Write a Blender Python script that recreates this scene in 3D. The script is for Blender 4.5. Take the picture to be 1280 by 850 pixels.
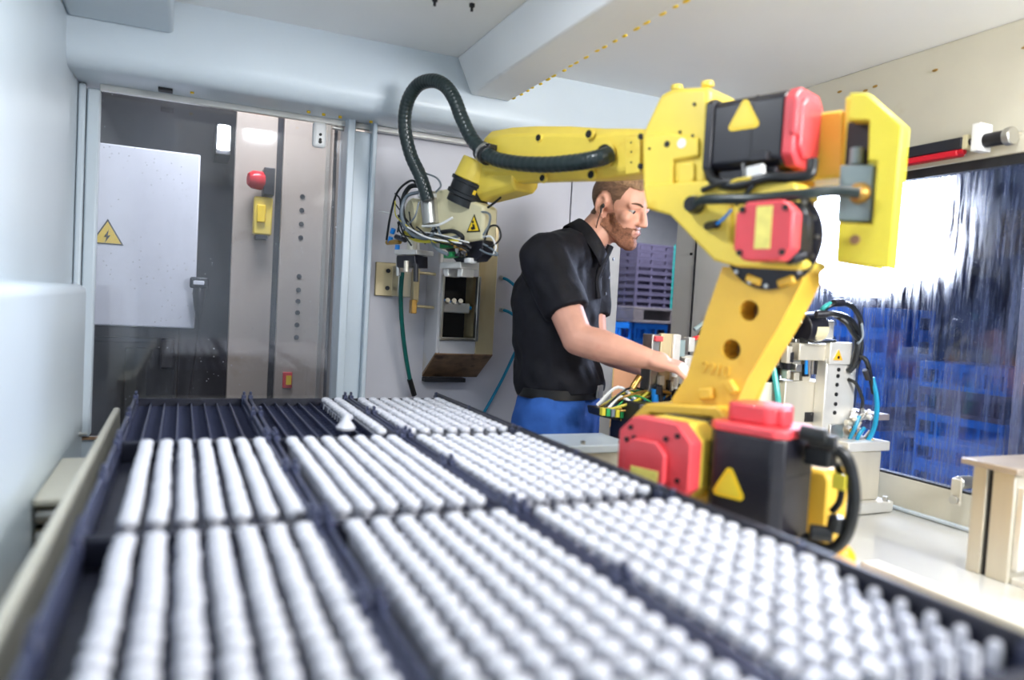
import bpy, bmesh, math, random
from mathutils import Vector, Matrix, noise, geometry

for o in list(bpy.data.objects):
    bpy.data.objects.remove(o, do_unlink=True)
SC = bpy.context.scene
COL = SC.collection
random.seed(7)

# ---------------------------------------------------------------- camera
cam_d = bpy.data.cameras.new('camera')
cam = bpy.data.objects.new('camera', cam_d)
COL.objects.link(cam)
_R = Vector((0.91259147, -0.40503941, 0.05585599))
_U = -Vector((0.03275535, -0.06374712, -0.99742839))
_B = -Vector((0.40755847, 0.91207422, -0.04490787))
cam.matrix_world = Matrix(((_R.x, _U.x, _B.x, 0), (_R.y, _U.y, _B.y, 0), (_R.z, _U.z, _B.z, 1.35), (0, 0, 0, 1)))
cam_d.sensor_width = 36.0
cam_d.lens = 36.0 * 930 / 1280
cam_d.clip_start = 0.02
cam_d.dof.use_dof = True
cam_d.dof.focus_distance = 2.75
cam_d.dof.aperture_fstop = 1.45
SC.camera = cam

# ---------------------------------------------------------------- world, exposure
w = bpy.data.worlds.new('world')
SC.world = w
w.use_nodes = True
w.node_tree.nodes['Background'].inputs[0].default_value = (0.55, 0.66, 1.0, 1)
w.node_tree.nodes['Background'].inputs[1].default_value = 0.06
SC.view_settings.view_transform = 'Standard'
SC.view_settings.look = 'None'
SC.view_settings.exposure = 0.5
SC.view_settings.gamma = 1.0
SC.view_settings.use_curve_mapping = False

def area(name, loc, target, sx, sy, power, col):
    d = bpy.data.lights.new(name, 'AREA')
    d.shape = 'RECTANGLE'
    d.size = sx
    d.size_y = sy
    d.energy = power
    d.color = col
    o = bpy.data.objects.new(name, d)
    COL.objects.link(o)
    o.location = loc
    o.rotation_euler = (Vector(target) - Vector(loc)).to_track_quat('-Z', 'Y').to_euler()
    return o

area('front_fill_light', (1.53, -0.40, 1.95), (1.0, 1.6, 1.45), 0.76, 0.5, 38, (0.97, 0.98, 1.0))  # added fill light behind the camera, no fixture around it
area('ceiling_lamp_light', (0.337, 1.37, 2.148), (0.337, 1.37, 0), 0.12, 0.12, 5.5, (0.90, 0.95, 1.0))
area('work_light_beam', (2.70, 2.36, 1.80), (1.2, 1.98, 1.5), 0.5, 0.45, 34, (0.95, 0.97, 1.0))
area('hall_light', (2.5, 3.75, 3.2), (2.85, 4.45, 1.0), 0.5, 0.3, 26, (0.9, 0.95, 1.0)).data.spread = math.radians(100)
area('added_fill_light', (1.35, 0.95, 2.148), (1.35, 0.95, 0), 0.26, 0.1, 3.5, (1.0, 0.97, 0.92))  # added fill for column, bed and operator, from an unseen lamp
area('machine_room_light', (0.25, 2.95, 2.5), (0.1, 3.3, 1.2), 0.6, 0.2, 11, (0.92, 0.95, 1.0))

# ---------------------------------------------------------------- helpers
def srgb(c):
    out = []
    for v in c:
        v = v / 255.0
        out.append(v / 12.92 if v <= 0.04045 else ((v + 0.055) / 1.055) ** 2.4)
    return (out[0], out[1], out[2], 1.0)

MATS = {}
def mat(name, col, rough=0.5, metal=0.0, var=0.08, scale=14.0, bump=0.0, bscale=90.0, stain=None, coat=0.0, stretch=(1, 1, 1), spec=0.5):
    m = bpy.data.materials.new(name)
    m.use_nodes = True
    nt = m.node_tree
    b = nt.nodes['Principled BSDF']
    b.inputs['Roughness'].default_value = rough
    b.inputs['Metallic'].default_value = metal
    b.inputs['Coat Weight'].default_value = coat
    b.inputs['Specular IOR Level'].default_value = spec
    tc = nt.nodes.new('ShaderNodeTexCoord')
    mp = nt.nodes.new('ShaderNodeMapping')
    mp.inputs['Scale'].default_value = stretch
    nt.links.new(tc.outputs['Object'], mp.inputs['Vector'])
    n1 = nt.nodes.new('ShaderNodeTexNoise')
    n1.inputs['Scale'].default_value = scale
    n1.inputs['Detail'].default_value = 6
    nt.links.new(mp.outputs['Vector'], n1.inputs['Vector'])
    r = nt.nodes.new('ShaderNodeValToRGB')
    c = srgb(col)
    r.color_ramp.elements[0].position = 0.3
    r.color_ramp.elements[1].position = 0.7
    r.color_ramp.elements[0].color = (c[0] * (1 - var), c[1] * (1 - var), c[2] * (1 - var), 1)
    r.color_ramp.elements[1].color = (min(1, c[0] * (1 + var)), min(1, c[1] * (1 + var)), min(1, c[2] * (1 + var)), 1)
    nt.links.new(n1.outputs['Fac'], r.inputs['Fac'])
    last = r.outputs['Color']
    if stain:
        sc_, th, scol = stain
        n2 = nt.nodes.new('ShaderNodeTexNoise')
        n2.inputs['Scale'].default_value = sc_
        n2.inputs['Detail'].default_value = 8
        nt.links.new(mp.outputs['Vector'], n2.inputs['Vector'])
        r2 = nt.nodes.new('ShaderNodeValToRGB')
        r2.color_ramp.elements[0].position = th
        r2.color_ramp.elements[1].position = min(1.0, th + 0.14)
        nt.links.new(n2.outputs['Fac'], r2.inputs['Fac'])
        mx = nt.nodes.new('ShaderNodeMix')
        mx.data_type = 'RGBA'
        nt.links.new(r2.outputs['Color'], mx.inputs['Factor'])
        nt.links.new(last, mx.inputs['A'])
        mx.inputs['B'].default_value = srgb(scol)
        last = mx.outputs['Result']
    nt.links.new(last, b.inputs['Base Color'])
    if bump:
        n3 = nt.nodes.new('ShaderNodeTexNoise')
        n3.inputs['Scale'].default_value = bscale
        n3.inputs['Detail'].default_value = 4
        nt.links.new(mp.outputs['Vector'], n3.inputs['Vector'])
        bp = nt.nodes.new('ShaderNodeBump')
        bp.inputs['Strength'].default_value = bump
        bp.inputs['Distance'].default_value = 0.01
        nt.links.new(n3.outputs['Fac'], bp.inputs['Height'])
        nt.links.new(bp.outputs['Normal'], b.inputs['Normal'])
    MATS[name] = m
    return m

def emit(name, col, strength):
    m = bpy.data.materials.new(name)
    m.use_nodes = True
    b = m.node_tree.nodes['Principled BSDF']
    b.inputs['Base Color'].default_value = srgb(col)
    b.inputs['Emission Color'].default_value = srgb(col)
    b.inputs['Emission Strength'].default_value = strength
    MATS[name] = m
    return m

def glass(name, tint, gloss, haze, haze_col, streak, lo, hi, spots, forward=0.0):
    """clear sheet: see-through, a little mirror, and a dirt film of streaks and dried drops that scatters light"""
    m = bpy.data.materials.new(name)
    m.use_nodes = True
    nt = m.node_tree
    nt.nodes.clear()
    out = nt.nodes.new('ShaderNodeOutputMaterial')
    tr = nt.nodes.new('ShaderNodeBsdfTransparent')
    tr.inputs[0].default_value = tint
    gl = nt.nodes.new('ShaderNodeBsdfGlossy')
    gl.inputs['Roughness'].default_value = 0.06
    m1 = nt.nodes.new('ShaderNodeMixShader')
    m1.inputs[0].default_value = gloss
    nt.links.new(tr.outputs[0], m1.inputs[1])
    nt.links.new(gl.outputs[0], m1.inputs[2])
    df = nt.nodes.new('ShaderNodeBsdfDiffuse')
    df.inputs[0].default_value = haze_col
    tl = nt.nodes.new('ShaderNodeBsdfTranslucent')
    tl.inputs[0].default_value = haze_col
    m2 = nt.nodes.new('ShaderNodeMixShader')
    m2.inputs[0].default_value = 0.6
    nt.links.new(df.outputs[0], m2.inputs[1])
    nt.links.new(tl.outputs[0], m2.inputs[2])
    rf = nt.nodes.new('ShaderNodeBsdfRefraction')
    rf.inputs['IOR'].default_value = 1.10
    rf.inputs['Roughness'].default_value = 0.55
    m4 = nt.nodes.new('ShaderNodeMixShader')
    m4.inputs[0].default_value = forward
    nt.links.new(m2.outputs[0], m4.inputs[1])
    nt.links.new(rf.outputs[0], m4.inputs[2])
    m2 = m4
    tc = nt.nodes.new('ShaderNodeTexCoord')
    mp = nt.nodes.new('ShaderNodeMapping')
    mp.inputs['Scale'].default_value = streak
    nt.links.new(tc.outputs['Object'], mp.inputs['Vector'])
    no = nt.nodes.new('ShaderNodeTexNoise')
    no.inputs['Scale'].default_value = 1.0
    no.inputs['Detail'].default_value = 7
    no.inputs['Roughness'].default_value = 0.65
    nt.links.new(mp.outputs['Vector'], no.inputs['Vector'])
    mr = nt.nodes.new('ShaderNodeMapRange')
    mr.inputs['From Min'].default_value = lo
    mr.inputs['From Max'].default_value = hi
    mr.inputs['To Max'].default_value = haze
    nt.links.new(no.outputs['Fac'], mr.inputs['Value'])
    vo = nt.nodes.new('ShaderNodeTexVoronoi')
    vo.inputs['Scale'].default_value = spots
    nt.links.new(tc.outputs['Object'], vo.inputs['Vector'])
    mr2 = nt.nodes.new('ShaderNodeMapRange')
    mr2.inputs['From Min'].default_value = 0.12
    mr2.inputs['From Max'].default_value = 0.05
    mr2.inputs['To Max'].default_value = 0.7
    nt.links.new(vo.outputs['Distance'], mr2.inputs['Value'])
    n4 = nt.nodes.new('ShaderNodeTexNoise')
    n4.inputs['Scale'].default_value = 6
    nt.links.new(tc.outputs['Object'], n4.inputs['Vector'])
    mr3 = nt.nodes.new('ShaderNodeMapRange')
    mr3.inputs['From Min'].default_value = 0.44
    mr3.inputs['From Max'].default_value = 0.60
    nt.links.new(n4.outputs['Fac'], mr3.inputs['Value'])
    mu = nt.nodes.new('ShaderNodeMath')
    mu.operation = 'MULTIPLY'
    nt.links.new(mr2.outputs[0], mu.inputs[0])
    nt.links.new(mr3.outputs[0], mu.inputs[1])
    ad = nt.nodes.new('ShaderNodeMath')
    ad.operation = 'ADD'
    ad.use_clamp = True
    nt.links.new(mr.outputs[0], ad.inputs[0])
    nt.links.new(mu.outputs[0], ad.inputs[1])
    m3 = nt.nodes.new('ShaderNodeMixShader')
    nt.links.new(ad.outputs[0], m3.inputs[0])
    nt.links.new(m1.outputs[0], m3.inputs[1])
    nt.links.new(m2.outputs[0], m3.inputs[2])
    nt.links.new(m3.outputs[0], out.inputs['Surface'])
    MATS[name] = m
    return m

def catmull(pts, sub=5):
    P = [Vector(p) for p in pts]
    if len(P) < 3:
        return P
    P = [P[0] * 2 - P[1]] + P + [P[-1] * 2 - P[-2]]
    out = []
    for i in range(1, len(P) - 2):
        a, b, c, d = P[i - 1:i + 3]
        for j in range(sub):
            t = j / sub
            out.append(0.5 * ((2 * b) + (c - a) * t + (2 * a - 5 * b + 4 * c - d) * t * t + (3 * b - a - 3 * c + d) * t ** 3))
    out.append(P[-2])
    return out

class MB:
    def __init__(self):
        self.v, self.f = [], []
    def add(self, vs, fs):
        n = len(self.v)
        self.v += [Vector(q) for q in vs]
        self.f += [[i + n for i in q] for q in fs]
        return self
    def bx(self, x0, x1, y0, y1, z0, z1, M=None):
        vs = [Vector((x, y, z)) for z in (z0, z1) for y in (y0, y1) for x in (x0, x1)]
        if M is not None:
            vs = [M @ q for q in vs]
        return self.add(vs, [(0, 2, 3, 1), (4, 5, 7, 6), (0, 1, 5, 4), (2, 6, 7, 3), (0, 4, 6, 2), (1, 3, 7, 5)])
    def cyl(self, p0, p1, r0, r1=None, n=16):
        return self.lathe([(0, 0), (r0, 0), (r0 if r1 is None else r1, (Vector(p1) - Vector(p0)).length), (0, (Vector(p1) - Vector(p0)).length)], p0, Vector(p1) - Vector(p0), n)
    def lathe(self, prof, base, axis=(0, 0, 1), n=16):
        ax = Vector(axis).normalized()
        q = Vector((0, 0, 1)).rotation_difference(ax)
        base = Vector(base)
        vs, fs, rings = [], [], []
        for r, h in prof:
            if r < 1e-6:
                rings.append([len(vs)])
                vs.append(base + q @ Vector((0, 0, h)))
            else:
                rings.append(list(range(len(vs), len(vs) + n)))
                for i in range(n):
                    a = 2 * math.pi * (i + 0.5) / n
                    vs.append(base + q @ Vector((r * math.cos(a), r * math.sin(a), h)))
        for A, B in zip(rings, rings[1:]):
            for i in range(n):
                j = (i + 1) % n
                if len(A) == 1 and len(B) == 1:
                    continue
                if len(A) == 1:
                    fs.append((A[0], B[j], B[i]))
                elif len(B) == 1:
                    fs.append((A[i], A[j], B[0]))
                else:
                    fs.append((A[i], A[j], B[j], B[i]))
        return self.add(vs, fs)
    def tube(self, pts, r, n=8, sub=5):
        P = catmull(pts, sub)
        T = []
        for i in range(len(P)):
            T.append((P[min(i + 1, len(P) - 1)] - P[max(i - 1, 0)]).normalized())
        up = Vector((0, 0, 1)) if abs(T[0].z) < 0.9 else Vector((1, 0, 0))
        u = T[0].cross(up).normalized()
        vs, fs = [], []
        for i, p in enumerate(P):
            u = (u - T[i] * u.dot(T[i])).normalized()
            w_ = T[i].cross(u)
            rr = r(i / (len(P) - 1)) if callable(r) else r
            for k in range(n):
                a = 2 * math.pi * k / n
                vs.append(p + (u * math.cos(a) + w_ * math.sin(a)) * rr)
        for i in range(len(P) - 1):
            for k in range(n):
                fs.append((i * n + k, i * n + (k + 1) % n, (i + 1) * n + (k + 1) % n, (i + 1) * n + k))
        fs.append(tuple(reversed(range(n))))
        fs.append(tuple(range((len(P) - 1) * n, len(P) * n)))
        return self.add(vs, fs)
    def cap(self, p0, r0, p1, r1, n=16):
        """a tapered limb with round ends"""
        d = (Vector(p1) - Vector(p0)).length
        prof = [(0, -r0)]
        for i in range(1, 5):
            a = math.pi / 2 * i / 4
            prof.append((r0 * math.sin(a), -r0 * math.cos(a)))
        for i in range(4, 0, -1):
            a = math.pi / 2 * i / 4
            prof.append((r1 * math.sin(a), d + r1 * math.cos(a)))
        prof.append((0, d + r1))
        return self.lathe(prof, p0, Vector(p1) - Vector(p0), n)
    def ball(self, c, r, M=None, n=16):
        r = (r, r, r) if not hasattr(r, '__len__') else r
        t = MB()
        prof = [(0, -1)] + [(math.sin(math.pi * i / 10), -math.cos(math.pi * i / 10)) for i in range(1, 10)] + [(0, 1)]
        t.lathe(prof, (0, 0, 0), (0, 0, 1), n)
        vs = [Vector((q.x * r[0], q.y * r[1], q.z * r[2])) for q in t.v]
        if M is not None:
            vs = [M.to_3x3() @ q for q in vs]
        return self.add([q + Vector(c) for q in vs], t.f)
    def prism(self, poly, axis, a0, a1, holes=()):
        """flat outline (with round holes) pushed along one axis"""
        def P(u, w_, a):
            return {'x': (a, u, w_), 'y': (u, a, w_), 'z': (u, w_, a)}[axis]
        loops = [list(poly)]
        for (hu, hw, hr) in holes:
            loops.append([(hu + hr * math.cos(2 * math.pi * i / 20), hw + hr * math.sin(2 * math.pi * i / 20)) for i in range(20)])
        vs, fs = [], []
        tri = geometry.tessellate_polygon([[Vector((u, w_, 0)) for u, w_ in L] for L in loops]) if holes else None
        flat = [q for L in loops for q in L]
        n = len(flat)
        vs = [P(u, w_, a0) for u, w_ in flat] + [P(u, w_, a1) for u, w_ in flat]
        if tri:
            for t in tri:
                fs.append(tuple(t))
                fs.append(tuple(q + n for q in reversed(t)))
        else:
            fs.append(tuple(range(n)))
            fs.append(tuple(reversed(range(n, 2 * n))))
        o = 0
        for L in loops:
            for i in range(len(L)):
                j = (i + 1) % len(L)
                fs.append((o + i, o + j, n + o + j, n + o + i))
            o += len(L)
        return self.add(vs, fs)
    def build(self, name, m, parent=None, bevel=0.0, seg=2, smooth=True, loc=None):
        me = bpy.data.meshes.new(name)
        me.from_pydata([tuple(q) for q in self.v], [], self.f)
        b = bmesh.new()
        b.from_mesh(me)
        bmesh.ops.recalc_face_normals(b, faces=b.faces)
        b.to_mesh(me)
        b.free()
        if smooth:
            me.shade_smooth()
            me.set_sharp_from_angle(angle=math.radians(38))
        me.materials.append(MATS[m])
        o = bpy.data.objects.new(name, me)
        COL.objects.link(o)
        if parent is not None:
            o.parent = parent
        if loc is not None:
            o.location = loc
        if bevel:
            md = o.modifiers.new('bevel', 'BEVEL')
            md.width = bevel
            md.segments = seg
            md.limit_method = 'ANGLE'
            md.angle_limit = math.radians(40)
        return o

def B(x0, x1, y0, y1, z0, z1):
    return MB().bx(x0, x1, y0, y1, z0, z1)

def tag(o, label, cat, group=None):
    o['label'] = label
    o['category'] = cat
    if group:
        o['group'] = group
    return o

def thing(name, label, cat, loc=(0, 0, 0), rotz=0.0, group=None):
    o = bpy.data.objects.new(name, None)
    COL.objects.link(o)
    o.empty_display_size = 0.05
    o.location = loc
    o.rotation_euler = (0, 0, rotz)
    return tag(o, label, cat, group)

def struct(o):
    o['kind'] = 'structure'
    return o

def copy_tree(o, parent=None):
    c = o.copy()
    COL.objects.link(c)
    if parent is not None:
        c.parent = parent
    for ch in [q for q in bpy.data.objects if q.parent == o]:
        copy_tree(ch, c)
    return c

def text(s, size, name, m, parent, M, extrude=0.001):
    cu = bpy.data.curves.new(name, 'FONT')
    cu.body = s
    cu.size = size
    cu.extrude = extrude
    cu.align_x = 'CENTER'
    cu.align_y = 'CENTER'
    t = bpy.data.objects.new(name, cu)
    COL.objects.link(t)
    bpy.context.view_layer.update()
    me = bpy.data.meshes.new_from_object(t.evaluated_get(bpy.context.evaluated_depsgraph_get()))
    bpy.data.objects.remove(t, do_unlink=True)
    me.transform(M)
    me.materials.clear()
    me.materials.append(MATS[m])
    o = bpy.data.objects.new(name, me)
    COL.objects.link(o)
    o.parent = parent
    return o

# ---------------------------------------------------------------- materials
mat('white_paint', (203, 214, 222), 0.35, var=0.03, scale=3, bump=0.03, bscale=60)
mat('ceiling_paint', (242, 243, 243), 0.4, var=0.03, scale=2, bump=0.05, bscale=90, stain=(3.2, 0.66, (196, 188, 160)))
mat('cream_paint', (208, 203, 186), 0.4, var=0.05, scale=4, stain=(5, 0.64, (190, 176, 140)))
mat('cream_paint_lit', (238, 236, 229), 0.4, var=0.04, scale=4, stain=(7, 0.68, (206, 200, 186)))  # cream brightened in colour, standing in for light on the shaded column
mat('panel_grey', (206, 205, 212), 0.4, var=0.03, scale=2, stain=(2.5, 0.66, (196, 190, 172)))
mat('wet_white', (206, 205, 199), 0.08, var=0.03, scale=5, stain=(3, 0.6, (190, 178, 150)), coat=0.5)
mat('concrete', (120, 120, 125), 0.7, var=0.15, scale=3, bump=0.1)
mat('seam', (28, 28, 32), 0.6)
mat('black_rubber', (22, 25, 28), 0.35, var=0.15)
mat('hose_black', (32, 44, 44), 0.28, var=0.15, scale=30)
mat('tray_black', (30, 32, 46), 0.42, var=0.25, scale=20, bump=0.05)
mat('tray_sheen', (60, 65, 90), 0.32, var=0.2, scale=20)  # tray black with its bluish sheen put into the colour
mat('pin_white', (204, 205, 213), 0.32, var=0.02, scale=60)
mat('yellow', (238, 210, 82), 0.4, var=0.05, scale=8, stain=(9, 0.7, (218, 172, 40)), coat=0.15)
mat('yellow_arm', (230, 186, 66), 0.42, var=0.06, scale=8, stain=(9, 0.68, (214, 158, 40)), coat=0.15)
mat('yellow_tail', (226, 212, 62), 0.42, var=0.04, scale=8, coat=0.15)
mat('amber', (236, 170, 30), 0.35, var=0.08, scale=8, coat=0.2)
mat('red', (226, 74, 82), 0.42, var=0.06, scale=12, stain=(14, 0.7, (206, 60, 66)), coat=0.2)
mat('motor_black', (24, 24, 34), 0.4, var=0.2, scale=16, stain=(30, 0.72, (70, 74, 90)), coat=0.15)
mat('sticker_yellow', (246, 208, 40), 0.45, var=0.04)
mat('sticker_inner', (238, 212, 62), 0.4, var=0.04)
mat('sticker_pale', (238, 224, 120), 0.45, var=0.1, scale=60)
mat('print_black', (16, 16, 16), 0.5)
mat('cream_body', (226, 216, 176), 0.4, var=0.06, scale=14, stain=(12, 0.66, (196, 170, 112)))
mat('steel', (196, 194, 188), 0.28, metal=0.9, var=0.1, scale=20, stretch=(1, 1, 0.2))
mat('alu', (214, 208, 192), 0.42, metal=0.55, var=0.08, scale=12, stretch=(1, 1, 0.15), stain=(9, 0.68, (170, 150, 112)))
mat('alu_bright', (232, 230, 224), 0.3, metal=0.5, var=0.06, scale=12)
mat('dark_steel', (58, 58, 62), 0.4, metal=0.7, var=0.2)
mat('stained_metal', (206, 190, 150), 0.35, metal=0.35, var=0.16, scale=5, stretch=(1, 1, 0.3), stain=(4, 0.55, (178, 138, 78)))
mat('rust_metal', (150, 118, 88), 0.6, metal=0.2, var=0.3, scale=22, stain=(18, 0.55, (100, 72, 52)))
mat('box_grey', (206, 204, 206), 0.4, var=0.05, scale=4, stain=(3.5, 0.6, (196, 176, 130)))
mat('plate_tan', (176, 162, 146), 0.35, metal=0.3, var=0.1, scale=10, stain=(14, 0.62, (140, 120, 100)))
mat('blue_grey', (132, 150, 152), 0.4, var=0.06)
mat('cyan_hose', (20, 140, 180), 0.35, var=0.06)
mat('teal_hose', (60, 170, 165), 0.35, var=0.06)
mat('green_hose', (14, 96, 88), 0.35, var=0.1)
mat('green_plastic', (40, 150, 84), 0.4, var=0.1)
mat('blue_fitting', (20, 130, 215), 0.35)
mat('cable_grey', (112, 122, 130), 0.4, var=0.1)
mat('cable_yellow', (210, 196, 60), 0.4, var=0.1)
mat('white_plastic', (236, 236, 234), 0.35, var=0.02)
mat('brass', (190, 150, 80), 0.3, metal=0.8)
mat('lamp_red', (200, 20, 40), 0.25, var=0.1)
mat('led_amber', (255, 180, 40), 0.3)
mat('wood', (176, 148, 92), 0.55, var=0.15, scale=8, stretch=(6, 1, 6), bump=0.1)
mat('cardboard', (206, 150, 112), 0.8, var=0.08, scale=6)
mat('crate_black', (96, 90, 116), 0.5, var=0.2)
mat('crate_blue', (28, 120, 220), 0.45, var=0.1)
mat('pallet_grey', (120, 112, 116), 0.6, var=0.15)
mat('wall_far', (228, 228, 232), 0.7, var=0.04)
mat('navy_wall', (34, 40, 74), 0.6, var=0.2, scale=2)
mat('room_dark', (70, 68, 72), 0.5, var=0.15, scale=3)
mat('room_tan', (176, 164, 154), 0.45, var=0.06, scale=3, stain=(4, 0.64, (150, 134, 118)))
mat('cabinet_white', (228, 230, 240), 0.4, var=0.02)
mat('machine_dark', (44, 40, 42), 0.4, var=0.25, scale=5)
mat('shirt_black', (19, 19, 27), 0.72, var=0.25, scale=26, bump=0.4, bscale=18, spec=0.3)
mat('trouser_blue', (48, 90, 164), 0.8, var=0.16, scale=18, bump=0.4, bscale=18, spec=0.2)
mat('skin', (214, 158, 136), 0.5, var=0.1, scale=16, bump=0.06, bscale=160, stain=(9, 0.62, (202, 132, 116)))
mat('lip', (196, 128, 116), 0.45, var=0.08)
mat('hair_brown', (124, 92, 70), 0.6, var=0.4, scale=55, bump=0.8, bscale=260, stretch=(1, 1, 2.5))
mat('hair_light', (156, 122, 92), 0.6, var=0.35, scale=60, bump=0.8, bscale=220, stretch=(2.5, 1, 1))
mat('beard', (150, 100, 76), 0.65, var=0.4, scale=90, bump=0.7, bscale=320)
mat('eye_white', (164, 154, 148), 0.3)
mat('iris', (46, 54, 62), 0.2)
mat('belt', (20, 19, 20), 0.45)
glass('door_pane', (0.93, 0.94, 0.96, 1), 0.09, 0.09, (0.82, 0.86, 0.95, 1), (3.0, 3.0, 1.2), 0.42, 0.8, 46)
glass('window_pane', (0.80, 0.86, 1.0, 1), 0.06, 0.62, (0.36, 0.48, 0.9, 1), (70.0, 70.0, 5.0), 0.42, 0.82, 95, 0.75)
emit('lamp_panel', (250, 252, 255), 14.0)
emit('led_bar', (245, 250, 255), 14.0)

# ---------------------------------------------------------------- setting
struct(B(-3, 8, -2, 8, -0.06, 0).build('floor', 'concrete'))
ce = struct(B(-0.36, 2.06, -0.9, 2.76, 2.17, 2.22).build('ceiling', 'ceiling_paint'))
wl = struct(B(-0.36, -0.31, -0.9, 2.76, 0, 2.17).build('wall_left', 'white_paint'))
B(-0.31, -0.235, 0.55, 2.33, 0.62, 1.345).build('cover_panel', 'white_paint', wl, 0.022, 3)
struct(B(-0.36, 2.06, -0.94, -0.90, 0, 2.17).build('wall_rear', 'white_paint'))
# wall behind the operator: two sheet panels on a backing
wb = struct(B(0.60, 1.60, 2.724, 2.75, 0, 1.97).build('wall_back', 'seam'))
B(0.60, 1.4325, 2.70, 2.724, 0, 1.97).build('panel', 'panel_grey', wb, 0.002, 1)
B(1.4375, 1.60, 2.70, 2.724, 0, 1.97).build('panel', 'panel_grey', wb, 0.002, 1)
struct(B(1.60, 1.675, 2.685, 2.75, 0, 1.97).build('trim_1', 'alu_bright', None, 0.004))
# corner post between door and panels
p = MB().bx(0.503, 0.530, 2.60, 2.74, 0, 1.97).bx(0.530, 0.590, 2.628, 2.74, 0, 1.93).bx(0.590, 0.606, 2.60, 2.74, 0, 1.97)
struct(p.build('trim_2', 'white_paint', None, 0.004))
# header box over the door, with a rounded lower edge
prof = [(2.40, 2.17), (2.40, 2.03)] + [(2.455 - 0.055 * math.cos(a), 2.005 - 0.055 * math.sin(a)) for a in [math.pi / 2 * i / 6 for i in range(7)]] + [(2.66, 1.965), (2.76, 1.965), (2.76, 2.17)]
hd = struct(MB().prism(prof, 'x', -0.31, 2.01).build('trim_3', 'white_paint'))
MB().bx(-0.085, -0.045, 2.545, 2.58, 1.949, 1.962).build('slot', 'seam', hd)
for i, (x, y) in enumerate(((0.01, 2.55), (0.365, 2.57), (0.415, 2.575), (0.47, 2.575), (0.575, 2.575), (0.70, 2.56))):
    MB().cyl((x, y, 1.9625), (x, y, 1.952), 0.006, n=8).build('yellow_sealant_dab', 'sticker_yellow', hd)
# guide rail under the header
struct(MB().bx(-0.25, 1.60, 2.655, 2.675, 1.945, 1.966).build('trim_4', 'alu_bright', None, 0.003))
# beam hanging from the ceiling toward the header, and the box over the left wall
bm_ = struct(MB().prism([(0.815, 2.17), (0.87, 2.055), (1.01, 2.055), (1.03, 2.17)], 'y', -0.6, 2.40).build('trim_5', 'ceiling_paint', None, 0.006))
for i in range(26):
    yy = 2.36 - i * 0.05 + random.uniform(-0.012, 0.012)
    MB().ball((1.012 + random.uniform(-0.004, 0.003), yy, 2.056), (0.006, 0.009 + random.random() * 0.006, 0.003), n=8).build('yellow_sealant_dab', 'sticker_yellow', bm_)
struct(B(-0.31, -0.045, 1.0, 2.40, 2.075, 2.17).build('trim_6', 'white_paint', None, 0.012, 3))
for x, y in ((0.60, 1.98), (0.70, 1.96)):
    q = MB().lathe([(0, 0), (0.008, 0), (0.008, 0.008), (0.004, 0.010), (0.004, 0.02), (0, 0.02)], (x, y, 2.17), (0, 0, -1), 10)
    q.build('bolt', 'dark_steel', ce)
# right wall: solid part by the corner, sill part below the window, cove and lintel above it
wr = struct(B(2.01, 2.06, 2.27, 2.76, 0, 2.17).build('wall_right', 'cream_paint_lit'))
B(2.004, 2.0101, 2.612, 2.618, 0, 2.17).build('joint', 'seam', wr)
for z in (1.62, 1.05):
    MB().cyl((2.01, 2.645, z), (2.003, 2.645, z), 0.006, n=10).build('screw', 'dark_steel', wr)
B(2.01, 2.06, -0.9, 2.27, 0, 0.90).build('sill_panel', 'cream_paint', wr, 0.003)
MB().prism([(2.06, 1.83), (2.004, 1.83), (1.996, 1.875), (2.01, 1.885), (2.01, 2.05), (1.97, 2.17), (2.06, 2.17)], 'y', -0.9, 2.27).build('lintel', 'cream_paint', wr, 0.003)
for i in range(14):
    yy = 2.0 - i * 0.1 + random.uniform(-.04, .04)
    MB().ball((1.985 + random.uniform(-.01, .02), yy, 2.105 + random.uniform(-.02, .03)), (0.004, 0.01, 0.004), n=6).build('yellow_sealant_dab', 'brass', wr)
w1 = struct(MB().bx(2.012, 2.04, -0.9, 2.27, 1.803, 1.83).bx(2.012, 2.04, -0.9, 2.27, 0.895, 0.906).bx(2.012, 2.04, 2.25, 2.27, 0.906, 1.803).build('window_1', 'seam'))
B(2.022, 2.030, -0.9, 2.25, 0.906, 1.803).build('pane', 'window_pane', w1)
# sliding door of clear sheet
d1 = struct(MB().bx(-0.308, -0.288, 2.66, 2.74, 0, 1.96).bx(-0.285, -0.250, 2.668, 2.72, 0.865, 1.952).bx(-0.31, 0.503, 2.69, 2.74, 0, 0.855).build('door_1', 'white_paint', None, 0.006))
B(-0.25, 0.503, 2.70, 2.708, 0.855, 1.95).build('pane', 'door_pane', d1)
B(-0.285, 0.503, 2.68, 2.70, 0.852, 0.860).build('threshold', 'rust_metal', d1)
lk = MB().bx(0.395, 0.442, 2.655, 2.685, 1.862, 1.95).build('lock_box', 'white_plastic', d1, 0.012, 3)
for z, r in ((1.905, 0.005), (1.888, 0.005), (1.88, 0.006)):
    MB().cyl((0.42, 2.655, z), (0.42, 2.652, z), r, n=10).build('screw_hole', 'print_black', lk)
MB().cyl((0.46, 2.66, 1.936), (0.50, 2.66, 1.934), 0.006, n=8).build('latch_pin', 'steel', d1)
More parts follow.
